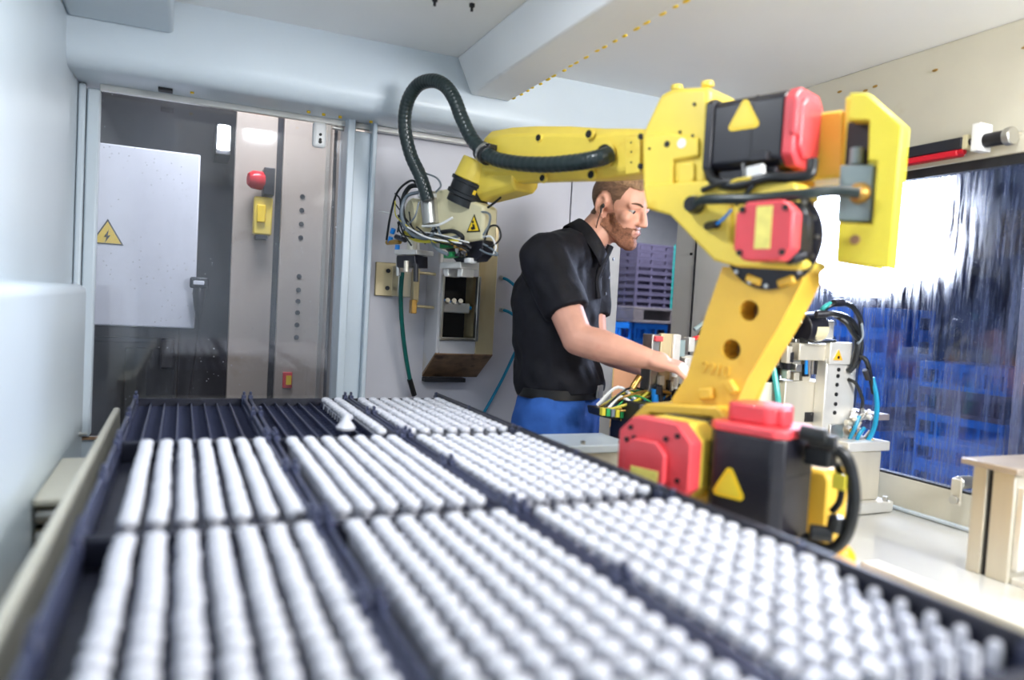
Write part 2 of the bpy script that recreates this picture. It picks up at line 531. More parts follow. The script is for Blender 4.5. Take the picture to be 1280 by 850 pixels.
# room seen through the door
wm = struct(B(-0.9, 1.2, 4.15, 4.2, 0, 2.8).build('wall_machine_room', 'room_dark'))
B(0.19, 0.36, 3.42, 3.46, 0, 2.4).build('panel', 'room_tan', wm, 0.004)
B(0.385, 0.60, 3.40, 3.44, 0, 2.4).build('panel', 'room_tan', wm, 0.004)
B(0.36, 0.385, 3.43, 3.46, 0, 2.4).build('joint', 'dark_steel', wm)
B(0.565, 0.58, 3.385, 3.40, 0, 2.4).build('edge_strip', 'steel', wm)
B(0.62, 0.66, 2.78, 3.44, 0, 2.4).build('panel', 'room_tan', wm)
for i, z in enumerate((1.80, 1.74, 1.68, 1.62, 1.45, 1.39, 1.34, 1.29, 1.235, 1.18)):
    MB().lathe([(0, 0), (0.011, 0), (0.011, 0.004), (0.007, 0.004), (0.007, 0.001), (0, 0.001)], (0.472, 3.40, z - 0.02), (0, -1, 0), 12).build('hole_ring', 'dark_steel', wm)
struct(B(-0.9, 1.2, 2.76, 4.2, 2.8, 2.84).build('ceiling_machine_room', 'room_dark'))
struct(B(-0.95, -0.9, 2.76, 4.2, 0, 2.8).build('wall_machine_room_side', 'room_dark'))
# hall beyond the cell
struct(B(1.2, 8, 5.6, 5.66, 0, 4).build('wall_hall', 'wall_far'))
struct(B(6.4, 6.46, -2, 5.6, 0, 4).build('wall_hall_side', 'navy_wall'))

# ---------------------------------------------------------------- tray table
TX = (-0.114, 0.185, 0.478, 0.772)          # tray column edges
TY = (0.415, 1.03, 1.65, 2.30)              # tray row edges
tb = thing('conveyor_table', 'long cream framed table carrying nine black trays of white pins', 'table', (0.33, 1.36, 0))
def tp(m, name, mt, bev=0.003):
    return m.build(name, mt, tb, bev, loc=(-0.33, -1.36, 0))
tp(B(-0.135, 0.80, 0.40, 2.32, 0.90, 0.935), 'table_top', 'cream_paint')
tp(B(-0.160, -0.142, 0.05, 2.28, 0.90, 1.015), 'side_rail', 'cream_paint', 0.006)
tp(B(0.80, 0.825, 0.30, 2.10, 0.88, 0.935), 'side_rail', 'cream_paint', 0.006)
for x in (-0.10, 0.74):
    for y in (0.46, 2.24):
        tp(B(x - 0.03, x + 0.03, y - 0.03, y + 0.03, 0, 0.90), 'leg', 'alu', 0.004)

def make_tray(X0, X1, Y0, Y1, zb, ribs, label, outer=False):
    wd, ln = X1 - X0 - 0.006, Y1 - Y0 - 0.006
    t = thing('parts_tray', label, 'tray', ((X0 + X1) / 2, (Y0 + Y1) / 2, zb), 0, 'black trays on the conveyor table')
    hx, hy = wd / 2, ln / 2
    B(-hx, hx, -hy, hy, 0, 0.06).build('tray_floor', 'tray_black', t, 0.002, 1)
    H = 0.112
    B(-hx, -hx + 0.008, -hy, hy, 0.06, H - 0.008).build('side_wall', 'tray_sheen', t, 0.002, 1)
    B(hx - 0.008, hx, -hy, hy, 0.06, H + (0.008 if outer else -0.008)).build('side_wall', 'tray_black' if outer else 'tray_sheen', t, 0.002, 1)
    B(-hx + 0.008, hx - 0.008, -hy, -hy + 0.008, 0.06, H - 0.012).build('end_wall', 'tray_black', t, 0.002, 1)
    B(-hx + 0.008, hx - 0.008, hy - 0.008, hy, 0.06, H - 0.012).build('end_wall', 'tray_black', t, 0.002, 1)
    n = 8
    rib = None
    for i in range(n + 1):
        x = -hx + 0.010 + (wd - 0.020) * i / n
        if rib is None:
            rib = B(-0.0016, 0.0016, -hy + 0.01, hy - 0.01, 0.06, 0.088).build('rib', 'tray_sheen', t)
            rib.location.x = x
        else:
            c = rib.copy(); COL.objects.link(c); c.location.x = x
    if ribs:
        cr = None
        for j in range(18):
            y = -hy + 0.012 + (ln - 0.024) * j / 17
            if cr is None:
                cr = B(-hx + 0.01, hx - 0.01, -0.0012, 0.0012, 0.06, 0.078).build('cross_rib', 'tray_sheen', t)
                cr.location.y = y
            else:
                c = cr.copy(); COL.objects.link(c); c.location.y = y
    peg = None
    for sx in (-1, 1):
        for fy in (-0.95, 0.02, 0.95):
            if peg is None:
                peg = MB().bx(-0.006, 0.006, -0.013, 0.013, 0.06, 0.112).bx(-0.0035, 0.0035, -0.006, 0.006, 0.112, 0.122).build('stacking_peg', 'tray_sheen', t, 0.002, 1)
                q = peg
            else:
                q = peg.copy(); COL.objects.link(q)
            q.location = (sx * (hx - 0.006), fy * hy, 0)
    return t

rown = ('near end row', 'middle row', 'far end row by the sliding door')
coln = ('beside the left cover panel', 'between two other trays', 'on the robot side')
content = {(0, 0): 'with one empty lane', (1, 0): 'with one empty lane', (2, 0): 'completely empty', (2, 1): 'with two lanes of pins'}
for r in range(3):
    for c in range(3):
        what = content.get((r, c), 'filled with white pins')
        make_tray(TX[c], TX[c + 1], TY[r], TY[r + 1], 0.938, r == 2 and c < 2,
                  'black tray %s, %s, %s' % (what, ('near end', 'middle row', 'far end')[r], ('cream rail side', 'middle column', 'robot side')[c]), c == 2)

# ---------------------------------------------------------------- pins
def pin_mesh(n, head=0.0127, stem=0.0070):
    return MB().lathe([(0, 0), (stem, 0), (stem, 0.034), (head * 0.86, 0.0385), (head, 0.0405), (head, 0.0450), (head * 0.94, 0.0485), (head * 0.74, 0.0512), (head * 0.4, 0.0524), (0, 0.0527)], (0, 0, 0), (0, 0, 1), n)

spots = []
for r in range(3):
    ys = [TY[r] + 0.046 + 0.0352 * j for j in range(16)]
    for c, xs in enumerate(([-0.053 + 0.035 * i for i in range(7)], [0.224 + 0.0356 * i for i in range(7)], [0.508 + 0.0345 * i for i in range(8)])):
        for i, x in enumerate(xs):
            for j, y in enumerate(ys):
                small = False
                if r == 2 and c == 0:
                    continue
                if r == 2 and c == 1 and not (i == 6 or (i == 5 and j > 5)):
                    continue
                if r == 0 and c == 2 and j < 7 and (i + (7 - j) * 0.9) > 8.6:
                    small = True
                spots.append((r, c, x + random.uniform(-.0012, .0012), y + random.uniform(-.0012, .0012), small))
PZ = 0.998
def cam_depth(x, y):
    d = Vector((x, y, 1.05 - 1.35))
    zc = -d.dot(_B)
    if zc < 0.05:
        return 99, False
    u, v = 640 + 930 * d.dot(_R) / zc, 425 - 930 * d.dot(_U) / zc
    return zc, (-10 < u < 1290 and v < 865)
big = [(cam_depth(x, y), x, y, r_, c_) for r_, c_, x, y, s in spots if not s]
near = sorted([q for q in big if q[0][1]])[:300]
rest = [q for q in big if q not in near]
first = None
for q in near:
    if first is None:
        first = pin_mesh(18).build('mushroom_pin', 'pin_white')
        o = first
    else:
        o = first.copy(); COL.objects.link(o)
    o.location = (q[1], q[2], PZ)
    tag(o, 'white mushroom-headed pin in the %s tray on the %s' % (('near end', 'middle row', 'far end')[q[3]], ('cream rail side', 'middle column', 'robot side')[q[4]]), 'pin', 'white pins in the trays')
pm = pin_mesh(12)
allp = MB()
for q in rest:
    allp.add([p_ + Vector((q[1], q[2], PZ)) for p_ in pm.v], pm.f)
o = allp.build('mushroom_pins', 'pin_white')
o['kind'] = 'stuff'
tag(o, 'white mushroom-headed pins filling the farther black trays in lanes', 'pins')
sm = None
for r_, c_, x, y, s in spots:
    if s:
        if sm is None:
            sm = MB().lathe([(0, 0), (0.0128, 0), (0.0128, 0.012), (0.0085, 0.018), (0.0072, 0.042), (0.005, 0.047), (0, 0.048)], (0, 0, 0), (0, 0, 1), 14).build('upturned_pin', 'pin_white')
            o = sm
        else:
            o = sm.copy(); COL.objects.link(o)
        o.location = (x, y, PZ)
        tag(o, 'white pin standing stem up in the tray corner nearest the machine bed', 'pin', 'upturned pins in the tray corner')
q = MB().lathe([(0, 0), (0.022, 0), (0.024, 0.006), (0.012, 0.022), (0.009, 0.030), (0.006, 0.037), (0, 0.038)], (0.374,1.794,1.030), (0, 0, 1), 16).build('white_cone', 'pin_white')
tag(q, 'white cone shaped piece lying at the edge of the mostly empty tray', 'cone')

# ---------------------------------------------------------------- machine bed
mb = thing('machine_bed', 'wide wet cream machine bed under the robot and stations', 'machine bed', (1.42, 0.6, 0))
def mp_(m, name, mt, bev=0.003):
    return m.build(name, mt, mb, bev, loc=(-1.42, -0.6, 0))
mp_(B(0.86, 2.008, -0.7, 1.93, 0, 0.76), 'base', 'cream_paint')
mp_(B(0.86, 2.008, -0.7, 1.93, 0.76, 0.80), 'bed_plate', 'wet_white', 0.004)
lip = mp_(MB().prism([(1.38, 0.80), (1.38, 0.835), (1.43, 0.835), (1.475, 0.80)], 'y', -0.7, 1.15), 'bed_strip', 'cream_paint', 0.004)
lip.parent = None
lip.location = (0, 0, 0)
tag(lip, 'long pale raised strip on the bed between trays and profile post', 'strip')
B(1.992, 2.0095, -0.7, 1.93, 0.801, 0.812).build('sealant_bead', 'white_paint', wr, 0.004)
lg = thing('machine_ledge', 'pale ledge plate on a block in front of the blue trousers', 'ledge', (1.03, 1.83, 0.80))
B(-0.17, 0.12, -0.09, 0.07, 0, 0.165).build('block', 'cream_paint', lg, 0.004)
B(-0.21, 0.135, -0.10, 0.08, 0.165, 0.187).build('top_plate', 'white_paint', lg, 0.003)
for x in (-0.18, -0.02, 0.10):
    MB().cyl((x, -0.08, 0.187), (x, -0.08, 0.196), 0.007, n=10).build('bolt', 'steel', lg)

# ---------------------------------------------------------------- robot (local axes: x along the forearm, y to the near side, z up)
rb = thing('robot_arm', 'yellow six-axis robot arm with red-capped black motors and thick black hose', 'robot', (1.15, 1.32, 0.80), math.radians(110))
def rpart(m, name, mt, bev=0.004, parent=None, seg=2):
    return m.build(name, mt, parent or rb, bev, seg)
# foot and turret
rpart(MB().prism([(-.20, -.17), (-.23, -.06), (-.23, .10), (-.17, .19), (.12, .19), (.17, .12), (.17, -.12), (.12, -.17)], 'z', 0, .035), 'base_plate', 'amber', .006)
rpart(MB().lathe([(0, 0), (.165, 0), (.165, .02), (.145, .05), (.145, .10), (0, .10)], (0, 0, .035), n=32), 'base', 'yellow_arm', .003)
rpart(MB().prism([(-.19, -.13), (-.19, .16), (-.13, .20), (.14, .20), (.17, .12), (.17, -.13)], 'z', .135, .20), 'turret', 'yellow_arm', .012)
rpart(MB().prism([(-.14, .20), (-.10, .30), (.02, .345), (.12, .33), (.17, .26), (.15, .20)], 'y', -.10, .045), 'shoulder_casting', 'yellow_arm', .012)
rpart(MB().lathe([(0, 0), (.03, 0), (.03, .03), (.022, .045), (0, .045)], (-0.296,0.100,0.087), (0.1, .2, 1), 20), 'amber_cap', 'amber', .002)
yb = rpart(MB().prism([(-.255, .06), (-.255, .245), (-.245, .262), (-.19, .262), (-.19, .06)], 'y', -.02, .075), 'side_casting', 'yellow_arm', .008)
# hood around the shoulder motor
hood = [(0.173,0.204), (0.176,0.311), (0.139,0.349), (-0.042,0.367), (-0.081,0.333), (-0.083,0.262), (-0.058,0.257), (-0.057,0.319), (-0.029,0.341), (0.124,0.328), (0.149,0.301), (0.144,0.210)]
rpart(MB().prism(hood, 'y', .02, .15), 'motor_hood', 'yellow_arm', .005)
rpart(MB().prism([(0.177,0.198), (0.185,0.301), (0.153,0.324), (-0.003,0.338), (-0.034,0.308), (-0.039,0.240)], 'y', .03, .07), 'hood_back', 'motor_black', .003)
# upper arm plate with two round holes
ua = [(-0.009,0.660), (0.027,0.544), (0.061,0.418), (0.095,0.364), (0.089,0.340), (-0.037,0.347), (-0.060,0.360), (-0.081,0.420), (-0.147,0.545), (-0.186,0.631), (-0.184,0.660)]
h1 = (-0.077,0.569); h2 = (-0.043,0.485)
arm = rpart(MB().prism(ua, 'y', .035, .11, [(h1[0], h1[1], .022), (h2[0], h2[1], .022)]), 'upper_arm', 'yellow_arm', 0)
rpart(MB().prism([(u * .96 - .004, z_) for u, z_ in ua], 'y', .015, .034), 'upper_arm_back', 'yellow_arm', .004)
for h in (h1, h2):
    MB().lathe([(0, 0), (.0215, 0), (.0215, .012), (0, .012)], (h[0], .036, h[1]), (0, 1, 0), 20).build('hole_floor', 'rust_metal', arm)
for a_, b_, ang in (((0.005,0.110,0.386), (.034, .024), .2), ((-0.053,0.110,0.407), (.03, .02), -.9), ((-0.088,0.110,0.632), (.036, .016), -.35), ((-0.157,0.110,0.630), (.036, .016), .35)):
    Mx = Matrix.Translation(a_) @ Matrix.Rotation(ang, 4, 'Y')
    rpart(MB().bx(-b_[0] / 2, b_[0] / 2, -.004, .014, -b_[1] / 2, b_[1] / 2, Mx), 'cast_lug', 'yellow_arm', .004, arm)
c_ = (-0.009,0.111,0.439)
text('9910', 0.036, 'cast_number', 'yellow_arm', arm, Matrix.Translation(c_) @ Matrix.Rotation(math.pi, 4, 'Z') @ Matrix.Rotation(math.pi / 2, 4, 'X') @ Matrix.Rotation(-.09, 4, 'Z'), .002)
# elbow joint ring, elbow casting, elbow motor
j3 = (-0.117,0.120,0.716)
rg = rpart(MB().lathe([(0, 0), (.098, 0), (.103, .004), (.103, .016), (.09, .02), (0, .02)], (j3[0], .10, j3[2]), (0, 1, 0), 36), 'elbow_ring', 'motor_black', .0)
for i in range(16):
    a_ = math.pi * 2 * i / 16
    MB().cyl((j3[0] + .096 * math.cos(a_), .118, j3[2] + .096 * math.sin(a_)), (j3[0] + .096 * math.cos(a_), .123, j3[2] + .096 * math.sin(a_)), .0045, n=8).build('bolt', 'steel', rg)
ec = [(0.188,0.843), (0.174,0.788), (0.109,0.770), (-0.007,0.670), (-0.061,0.657), (-0.193,0.651), (-0.207,0.663), (-0.194,0.676), (-0.068,0.683), (-0.041,0.713), (-0.031,0.797), (-0.179,0.793), (-0.176,0.821), (-0.001,0.839)]
cast = rpart(MB().prism(ec, 'y', .04, .145), 'elbow_casting', 'yellow', .006)
rpart(MB().prism([(-0.024,0.805), (-0.174,0.795), (-0.186,0.677), (-0.041,0.684)], 'y', .05, .13), 'elbow_flange', 'yellow', .003)
def octa(cx, cz, hx, hz, ch):
    return [(cx - hx + ch, cz - hz), (cx + hx - ch, cz - hz), (cx + hx, cz - hz + ch), (cx + hx, cz + hz - ch), (cx + hx - ch, cz + hz), (cx - hx + ch, cz + hz), (cx - hx, cz + hz - ch), (cx - hx, cz - hz + ch)]
m3 = (-0.157,0.230,0.718)
em = rpart(MB().prism(octa(m3[0], m3[2], .055, .053, .018), 'y', .13, .19), 'elbow_motor', 'motor_black', .003)
ecap = rpart(MB().prism(octa(m3[0], m3[2], .058, .056, .022), 'y', .19, .228), 'motor_cap', 'red', .004, em)
MB().bx(m3[0] - .018, m3[0] + .014, .228, .2295, m3[2] - .034, m3[2] + .046).build('rating_label', 'sticker_pale', ecap)
for sx in (-1, 1):
    for sz in (-1, 1):
        MB().cyl((m3[0] + sx * .043, .228, m3[2] + sz * .041), (m3[0] + sx * .043, .232, m3[2] + sz * .041), .006, n=10).build('cap_screw', 'print_black', ecap)
rpart(MB().tube([(-0.171,0.160,0.765), (-0.195,0.160,0.764), (-0.202,0.150,0.730), (-0.197,0.140,0.690), (-0.180,0.140,0.669)], .013, 10), 'motor_cable', 'black_rubber', 0)
rpart(MB().cyl((-0.177,0.180,0.753), (-0.202,0.160,0.755), .012, n=12), 'cable_plug', 'dark_steel', .002)
rpart(MB().cyl((-0.188,0.180,0.671), (-0.201,0.150,0.680), .014, n=12), 'cable_plug', 'dark_steel', .002)
rpart(MB().lathe([(0, 0), (.018, 0), (.02, .012), (.016, .03), (0, .03)], (0.039,0.146,0.787), (0, 1, 0), 18), 'cable_gland', 'black_rubber', .001)
rpart(MB().cyl((0.012,0.146,0.742), (-0.025,0.170,0.742), .009, n=12), 'sensor_plug', 'black_rubber', .001)
rpart(MB().tube([(-0.025,0.170,0.742), (-0.042,0.170,0.755), (-0.050,0.160,0.772)], .003, 6), 'sensor_cable', 'blue_fitting', 0)
# elbow gearbox housing
eh = [(0.206,0.846), (0.216,0.965), (0.171,1.049), (0.137,1.058), (0.043,1.045), (0.035,0.833)]
ehm = rpart(MB().prism(eh, 'y', -.085, .125), 'elbow_housing', 'yellow', .012, seg=3)
rpart(MB().prism([(0.192,0.836), (0.201,0.957), (0.140,0.957), (0.056,0.936), (0.053,0.895), (0.118,0.894), (0.113,0.831)], 'y', .12, .137), 'housing_cover', 'yellow', .006, ehm)
rpart(MB().prism([(0.101,0.837), (0.105,0.888), (0.064,0.884), (0.061,0.837)], 'y', .12, .135), 'housing_cover', 'yellow', .005, ehm)
for p_, r_ in (((0.133,0.137,0.930), .007), ((0.108,0.127,0.955), .0035), ((0.068,0.137,0.940), .0035), ((0.076,0.127,1.011), .004), ((0.180,0.137,0.925), .003)):
    MB().cyl(p_, (p_[0], p_[1] + .002, p_[2]), r_, n=12).build('bolt_head', 'print_black', ehm)
p_ = (0.095,0.137,0.927)
MB().cyl(p_, (p_[0], p_[1] + .0015, p_[2]), .011, n=16).build('round_label', 'white_plastic', ehm)
for p_ in ((0.191,0.030,1.085), (0.089,0.060,1.068)):
    MB().lathe([(0, 0), (.014, 0), (.015, .004), (.013, .010), (0, .010)], p_, (0, 0, 1), 16).build('top_boss', 'yellow', ehm)
# wrist drive motor behind the elbow: black body, red cap, warning triangle
s0, z0 = (0.034,0.841)
s1, z1 = (-0.144,1.003)
zc = ((0.048,1.022)[1] + (0.035,0.848)[1]) / 2
def sect(hk, hz, ch, k0=.072):
    hk -= .012
    return [(k0 - hk, zc - hz + ch), (k0 - hk + ch, zc - hz), (k0 + hk - ch, zc - hz), (k0 + hk, zc - hz + ch), (k0 + hk, zc + hz - ch), (k0 + hk - ch, zc + hz), (k0 - hk + ch, zc + hz), (k0 - hk, zc + hz - ch)]
mot = rpart(MB().prism(sect(.072, .074, .014), 'x', s0 - .012, s1 + .010), 'wrist_motor', 'motor_black', .004)
MB().prism(sect(.078, .080, .012), 'x', s0 + .006, s0 - .012).build('front_flange', 'motor_black', mot, .003)
MB().prism(sect(.0725, .0745, .014), 'x', s0 - .10, s0 - .103).build('seam_ring', 'seam', mot)
cp = rpart(MB().prism(sect(.074, .077, .022), 'x', s1 + .010, s1 - .014), 'motor_cap', 'red', .004, mot)
rpart(MB().prism(sect(.058, .060, .02), 'x', s1 - .014, s1 - .022), 'cap_boss', 'red', .006, mot)
rpart(B(s1 - .020, s1 - .006, .118, .139, zc - .02, zc + .05), 'cap_lug', 'red', .004, mot)
def warn(cx, cz, k, size, parent, name='warning_triangle'):
    for nm, mt, sc_, dk in (('triangle_border', 'sticker_yellow', 1.0, .0015), ('triangle_face', 'sticker_inner', .74, .0025)):
        pts = []
        for i in range(3):
            a_ = math.pi / 2 + i * 2 * math.pi / 3
            ctr = (math.cos(a_) * size * .78 * sc_, math.sin(a_) * size * .78 * sc_)
            for j in range(5):
                b_ = a_ - math.pi / 3 + j * math.pi / 6
                pts.append((cx + ctr[0] + math.cos(b_) * size * .22 * sc_, cz + ctr[1] + math.sin(b_) * size * .22 * sc_))
        MB().prism(pts, 'y', k, k + dk).build(nm, mt, parent)
wt = (-0.049,0.133,0.962)
warn(wt[0], wt[2], .132, .038, mot)
MB().bx(s0 - .03, s1 + .02, .11, .128, zc - .105, zc - .076).build('terminal_strip', 'motor_black', mot, .003)
rpart(MB().tube([(0.036,0.120,0.871), (0.008,0.140,0.838), (-0.051,0.150,0.822), (-0.120,0.150,0.832), (-0.164,0.140,0.830), (-0.194,0.130,0.835), (-0.194,0.120,0.864)], .011, 10), 'motor_cable', 'black_rubber', 0)
rpart(MB().tube([(0.027,0.150,0.818), (-0.026,0.155,0.830), (-0.068,0.150,0.830), (-0.060,0.140,0.866)], .006, 8), 'motor_cable', 'black_rubber', 0)
rpart(MB().tube([(-0.054,0.150,0.783), (-0.086,0.155,0.812), (-0.096,0.150,0.834)], .005, 8), 'motor_cable', 'black_rubber', 0)
rpart(MB().bx(-.018, .018, -.006, .008, -.011, .011, Matrix.Translation((-0.093,0.150,0.847)) @ Matrix.Rotation(.12, 4, 'Y')), 'cable_label', 'white_plastic', .002)
rpart(MB().bx(-.02, .016, -.006, .012, -.008, .010, Matrix.Translation((-0.097,0.145,0.875))), 'cable_plug', 'dark_steel', .002)
rpart(MB().tube([(-0.029,0.150,0.824), (-0.056,0.160,0.830), (-0.088,0.160,0.832)], .004, 6), 'cable_tie', 'yellow', 0)
# rear casting and tail bracket
rpart(MB().prism([(-0.057,0.850), (-0.047,0.980), (-0.209,0.978), (-0.219,0.843), (-0.145,0.843)], 'y', -.06, .035), 'rear_casting', 'yellow', .006)
rpart(MB().cyl((-0.085,0.030,0.844), (-0.146,0.030,0.839), .035, n=20), 'counter_cylinder', 'amber', .003)
tail = [(-0.242,0.992), (-0.275,0.986), (-0.342,0.918), (-0.339,0.657), (-0.239,0.673), (-0.238,0.746), (-0.302,0.741), (-0.302,0.856), (-0.285,0.861), (-0.282,0.935), (-0.240,0.941)]
tl_ = rpart(MB().prism(tail, 'y', .05, .09), 'tail_bracket', 'yellow_tail', .003)
rpart(MB().prism([(-0.222,0.673), (-0.299,0.660), (-0.299,0.929), (-0.251,0.991), (-0.217,0.999)], 'y', .005, .049), 'tail_box', 'yellow_tail', .004)
rpart(MB().prism([(-0.228,0.946), (-0.270,0.940), (-0.270,0.860), (-0.228,0.864)], 'y', .049, .053), 'dark_opening', 'seam', 0, tl_)
rpart(MB().prism([(-0.231,0.858), (-0.294,0.852), (-0.295,0.747), (-0.232,0.750)], 'y', .049, .082), 'junction_box', 'blue_grey', .003)
rpart(MB().cyl((-0.252,0.060,0.860), (-0.252,0.060,0.892), .012, n=14), 'cable_gland', 'blue_grey', .001)
rpart(MB().lathe([(0, 0), (.019, 0), (.021, .006), (.016, .018), (.011, .02), (.011, .03), (0, .03)], (-0.274,0.082,0.800), (0, 1, 0), 14), 'cable_gland', 'brass', .001)
p_ = (-0.274,0.090,0.712)
MB().cyl(p_, (p_[0], p_[1] + .003, p_[2]), .009, n=16).build('bolt_head', 'rust_metal', tl_)
rpart(MB().tube([(0.024,0.170,0.786), (-0.000,0.185,0.791), (-0.049,0.190,0.789), (-0.127,0.190,0.785), (-0.200,0.175,0.790), (-0.244,0.140,0.798), (-0.283,0.112,0.796)], .0105, 12, 6), 'sheathed_cable', 'hose_black', 0)
# forearm
def fsec(s, zc_, hk, hz, ch, k0=.0):
    return [(s, k0 - hk, zc_ - hz + ch), (s, k0 - hk + ch, zc_ - hz), (s, k0 + hk - ch, zc_ - hz), (s, k0 + hk, zc_ - hz + ch), (s, k0 + hk, zc_ + hz - ch), (s, k0 + hk - ch, zc_ + hz), (s, k0 - hk + ch, zc_ + hz), (s, k0 - hk, zc_ + hz - ch)]
def loft(secs):
    m_ = MB()
    vs = [q for s_ in secs for q in s_]
    n_ = len(secs[0])
    fs = [tuple(range(n_)), tuple(reversed(range(len(vs) - n_, len(vs))))]
    for i in range(len(secs) - 1):
        for j in range(n_):
            k_ = (j + 1) % n_
            fs.append((i * n_ + j, i * n_ + k_, (i + 1) * n_ + k_, (i + 1) * n_ + j))
    return m_.add(vs, fs)
fprof = [((0.258,0.997), (0.250,0.889), .012), ((0.327,1.008), (0.317,0.889), .014), ((0.404,1.020), (0.394,0.891), .024), ((0.532,1.044), (0.521,0.898), .03), ((0.658,1.061), (0.645,0.905), .03), ((0.752,1.070), (0.739,0.908), .03), ((0.845,1.071), (0.833,0.919), .03)]
fa = rpart(loft([fsec((t_[0] + b_[0]) / 2, (t_[1] + b_[1]) / 2, .047, (t_[1] - b_[1]) / 2, c_, .018) for t_, b_, c_ in fprof]), 'forearm', 'yellow', .006)
rpart(MB().prism([(0.298,0.976), (0.255,0.975), (0.248,0.887), (0.291,0.886)], 'y', .07, .078), 'side_cover', 'yellow', .002, fa)
for p_ in ((0.279,0.078,0.962), (0.277,0.078,0.939), (0.275,0.078,0.914)):
    MB().cyl(p_, (p_[0], p_[1] + .001, p_[2]), .0025, n=8).build('screw', 'print_black', fa)
for p_, r_ in (((0.605,0.062,1.015), .009), ((0.417,0.070,1.000), .010), ((0.583,0.060,0.904), .009), ((0.403,0.068,0.896), .010)):
    MB().lathe([(0, 0), (r_ * 1.5, 0), (r_ * 1.3, .007), (0, .007)], p_, (0, 1, 0), 14).build('bolt_boss', 'yellow', fa)
    MB().cyl((p_[0], p_[1] + .007, p_[2]), (p_[0], p_[1] + .0085, p_[2]), r_, n=12).build('bolt_head', 'print_black', fa)
for p_ in ((0.249,0.078,0.972), (0.244,0.078,0.901)):
    MB().cyl(p_, (p_[0], p_[1] + .006, p_[2]), .007, n=10).build('bolt_head', 'print_black', fa)
hp = (0.364,0.072,0.942)
rpart(MB().lathe([(.026, 0), (.034, 0), (.034, .006), (.026, .006)], hp, (0, 1, 0), 24), 'hose_port', 'yellow', .001, fa)
rpart(MB().cyl(hp, (hp[0], hp[1] + .003, hp[2]), .026, n=24), 'port_dark', 'seam', 0, fa)
# wrist: angled block, black flange cylinder
wrist = rpart(loft([[(a[0], a[1] * .9, a[2]) for a in fsec(.715, .955, .060, .070, .02)], fsec(.80, .948, .054, .074, .02), fsec(.87, .935, .050, .070, .022), fsec(.915, .925, .040, .052, .02)]), 'wrist_block', 'yellow', .006)
ax_top = Vector((0.908,0.020,0.960))
ax_bot = Vector((0.954,0.035,0.843))
axd = (ax_bot - ax_top).normalized()
rpart(MB().cyl(ax_top - axd * .03, ax_top + axd * .035, .058, .064, 24), 'wrist_neck', 'yellow', .004)
fl = rpart(MB().lathe([(0, 0), (.068, 0), (.068, .010), (.062, .012), (.062, .04), (.066, .042), (.066, .052), (.058, .056), (.058, .078), (0, .078)], ax_top + axd * .035, axd, 32), 'wrist_flange', 'black_rubber', 0)
Mq = Matrix.Translation(ax_top + axd * .06) @ Vector((0, 0, 1)).rotation_difference(axd).to_matrix().to_4x4()
MB().bx(-.005, .005, .055, .064, -.006, .008, Mq @ Matrix.Rotation(-.5, 4, 'Z')).build('flange_label', 'sticker_yellow', fl, .001)
# big hose
hose = [(0.346,0.075,0.941), (0.356,0.105,0.927), (0.421,0.115,0.922), (0.539,0.108,0.929), (0.672,0.100,0.949), (0.772,0.095,0.978), (0.841,0.100,1.029), (0.879,0.115,1.092), (0.903,0.130,1.153), (0.933,0.145,1.194), (0.984,0.155,1.215), (1.049,0.160,1.210), (1.099,0.160,1.167), (1.120,0.150,1.098), (1.111,0.130,1.015), (1.083,0.105,0.942), (1.066,0.085,0.873)]
def ribbed(t):
    return .0212 + .0005 * math.sin(t * 520)
hs = rpart(MB().tube(hose, ribbed, 16, 22), 'hose', 'hose_black', 0)
cl_a, cl_b = Vector((0.781,0.090,0.980)), Vector((0.821,0.087,1.001))
rpart(MB().cyl(cl_a, cl_b, .029, n=20), 'hose_clamp', 'black_rubber', .002, hs)
rpart(MB().cyl(cl_a + (cl_b - cl_a) * .4, cl_a + (cl_b - cl_a) * .6, .031, n=20), 'clamp_band', 'steel', .0, hs)
rpart(MB().bx(-.012, .012, -.02, .012, .02, .034, Matrix.Translation(cl_a)), 'clamp_bracket', 'dark_steel', .002, hs)
# shoulder motor (red octagon cap) on the near side
m2 = (0.006,0.300,0.262)
sm_ = rpart(MB().prism(octa(m2[0] + .0, m2[2], .082, .076, .030), 'y', .07, .275), 'shoulder_motor', 'yellow', .003)
MB().prism(octa(m2[0], m2[2], .0835, .0775, .03), 'y', .10, .19).build('motor_body', 'motor_black', sm_, .002)
scap = rpart(MB().prism(octa(m2[0], m2[2], .086, .080, .034), 'y', .258, .30), 'motor_cap', 'red', .004, sm_)
rpart(MB().prism(octa(m2[0] + .012, m2[2] - .012, .050, .050, .022), 'y', .30, .314), 'cap_boss', 'red', .004, sm_)
MB().bx(m2[0] - .026, m2[0] + .04, .3140, .3152, m2[2] - .052, m2[2] - .018).build('rating_label', 'sticker_pale', scap)
for dx, dz in ((-.056, .056), (.056, .056), (-.062, -.03), (.064, .03), (-.03, .046), (.046, .036)):
    MB().cyl((m2[0] + dx, .296, m2[2] + dz), (m2[0] + dx, .304, m2[2] + dz), .005, n=10).build('cap_screw', 'print_black', scap)
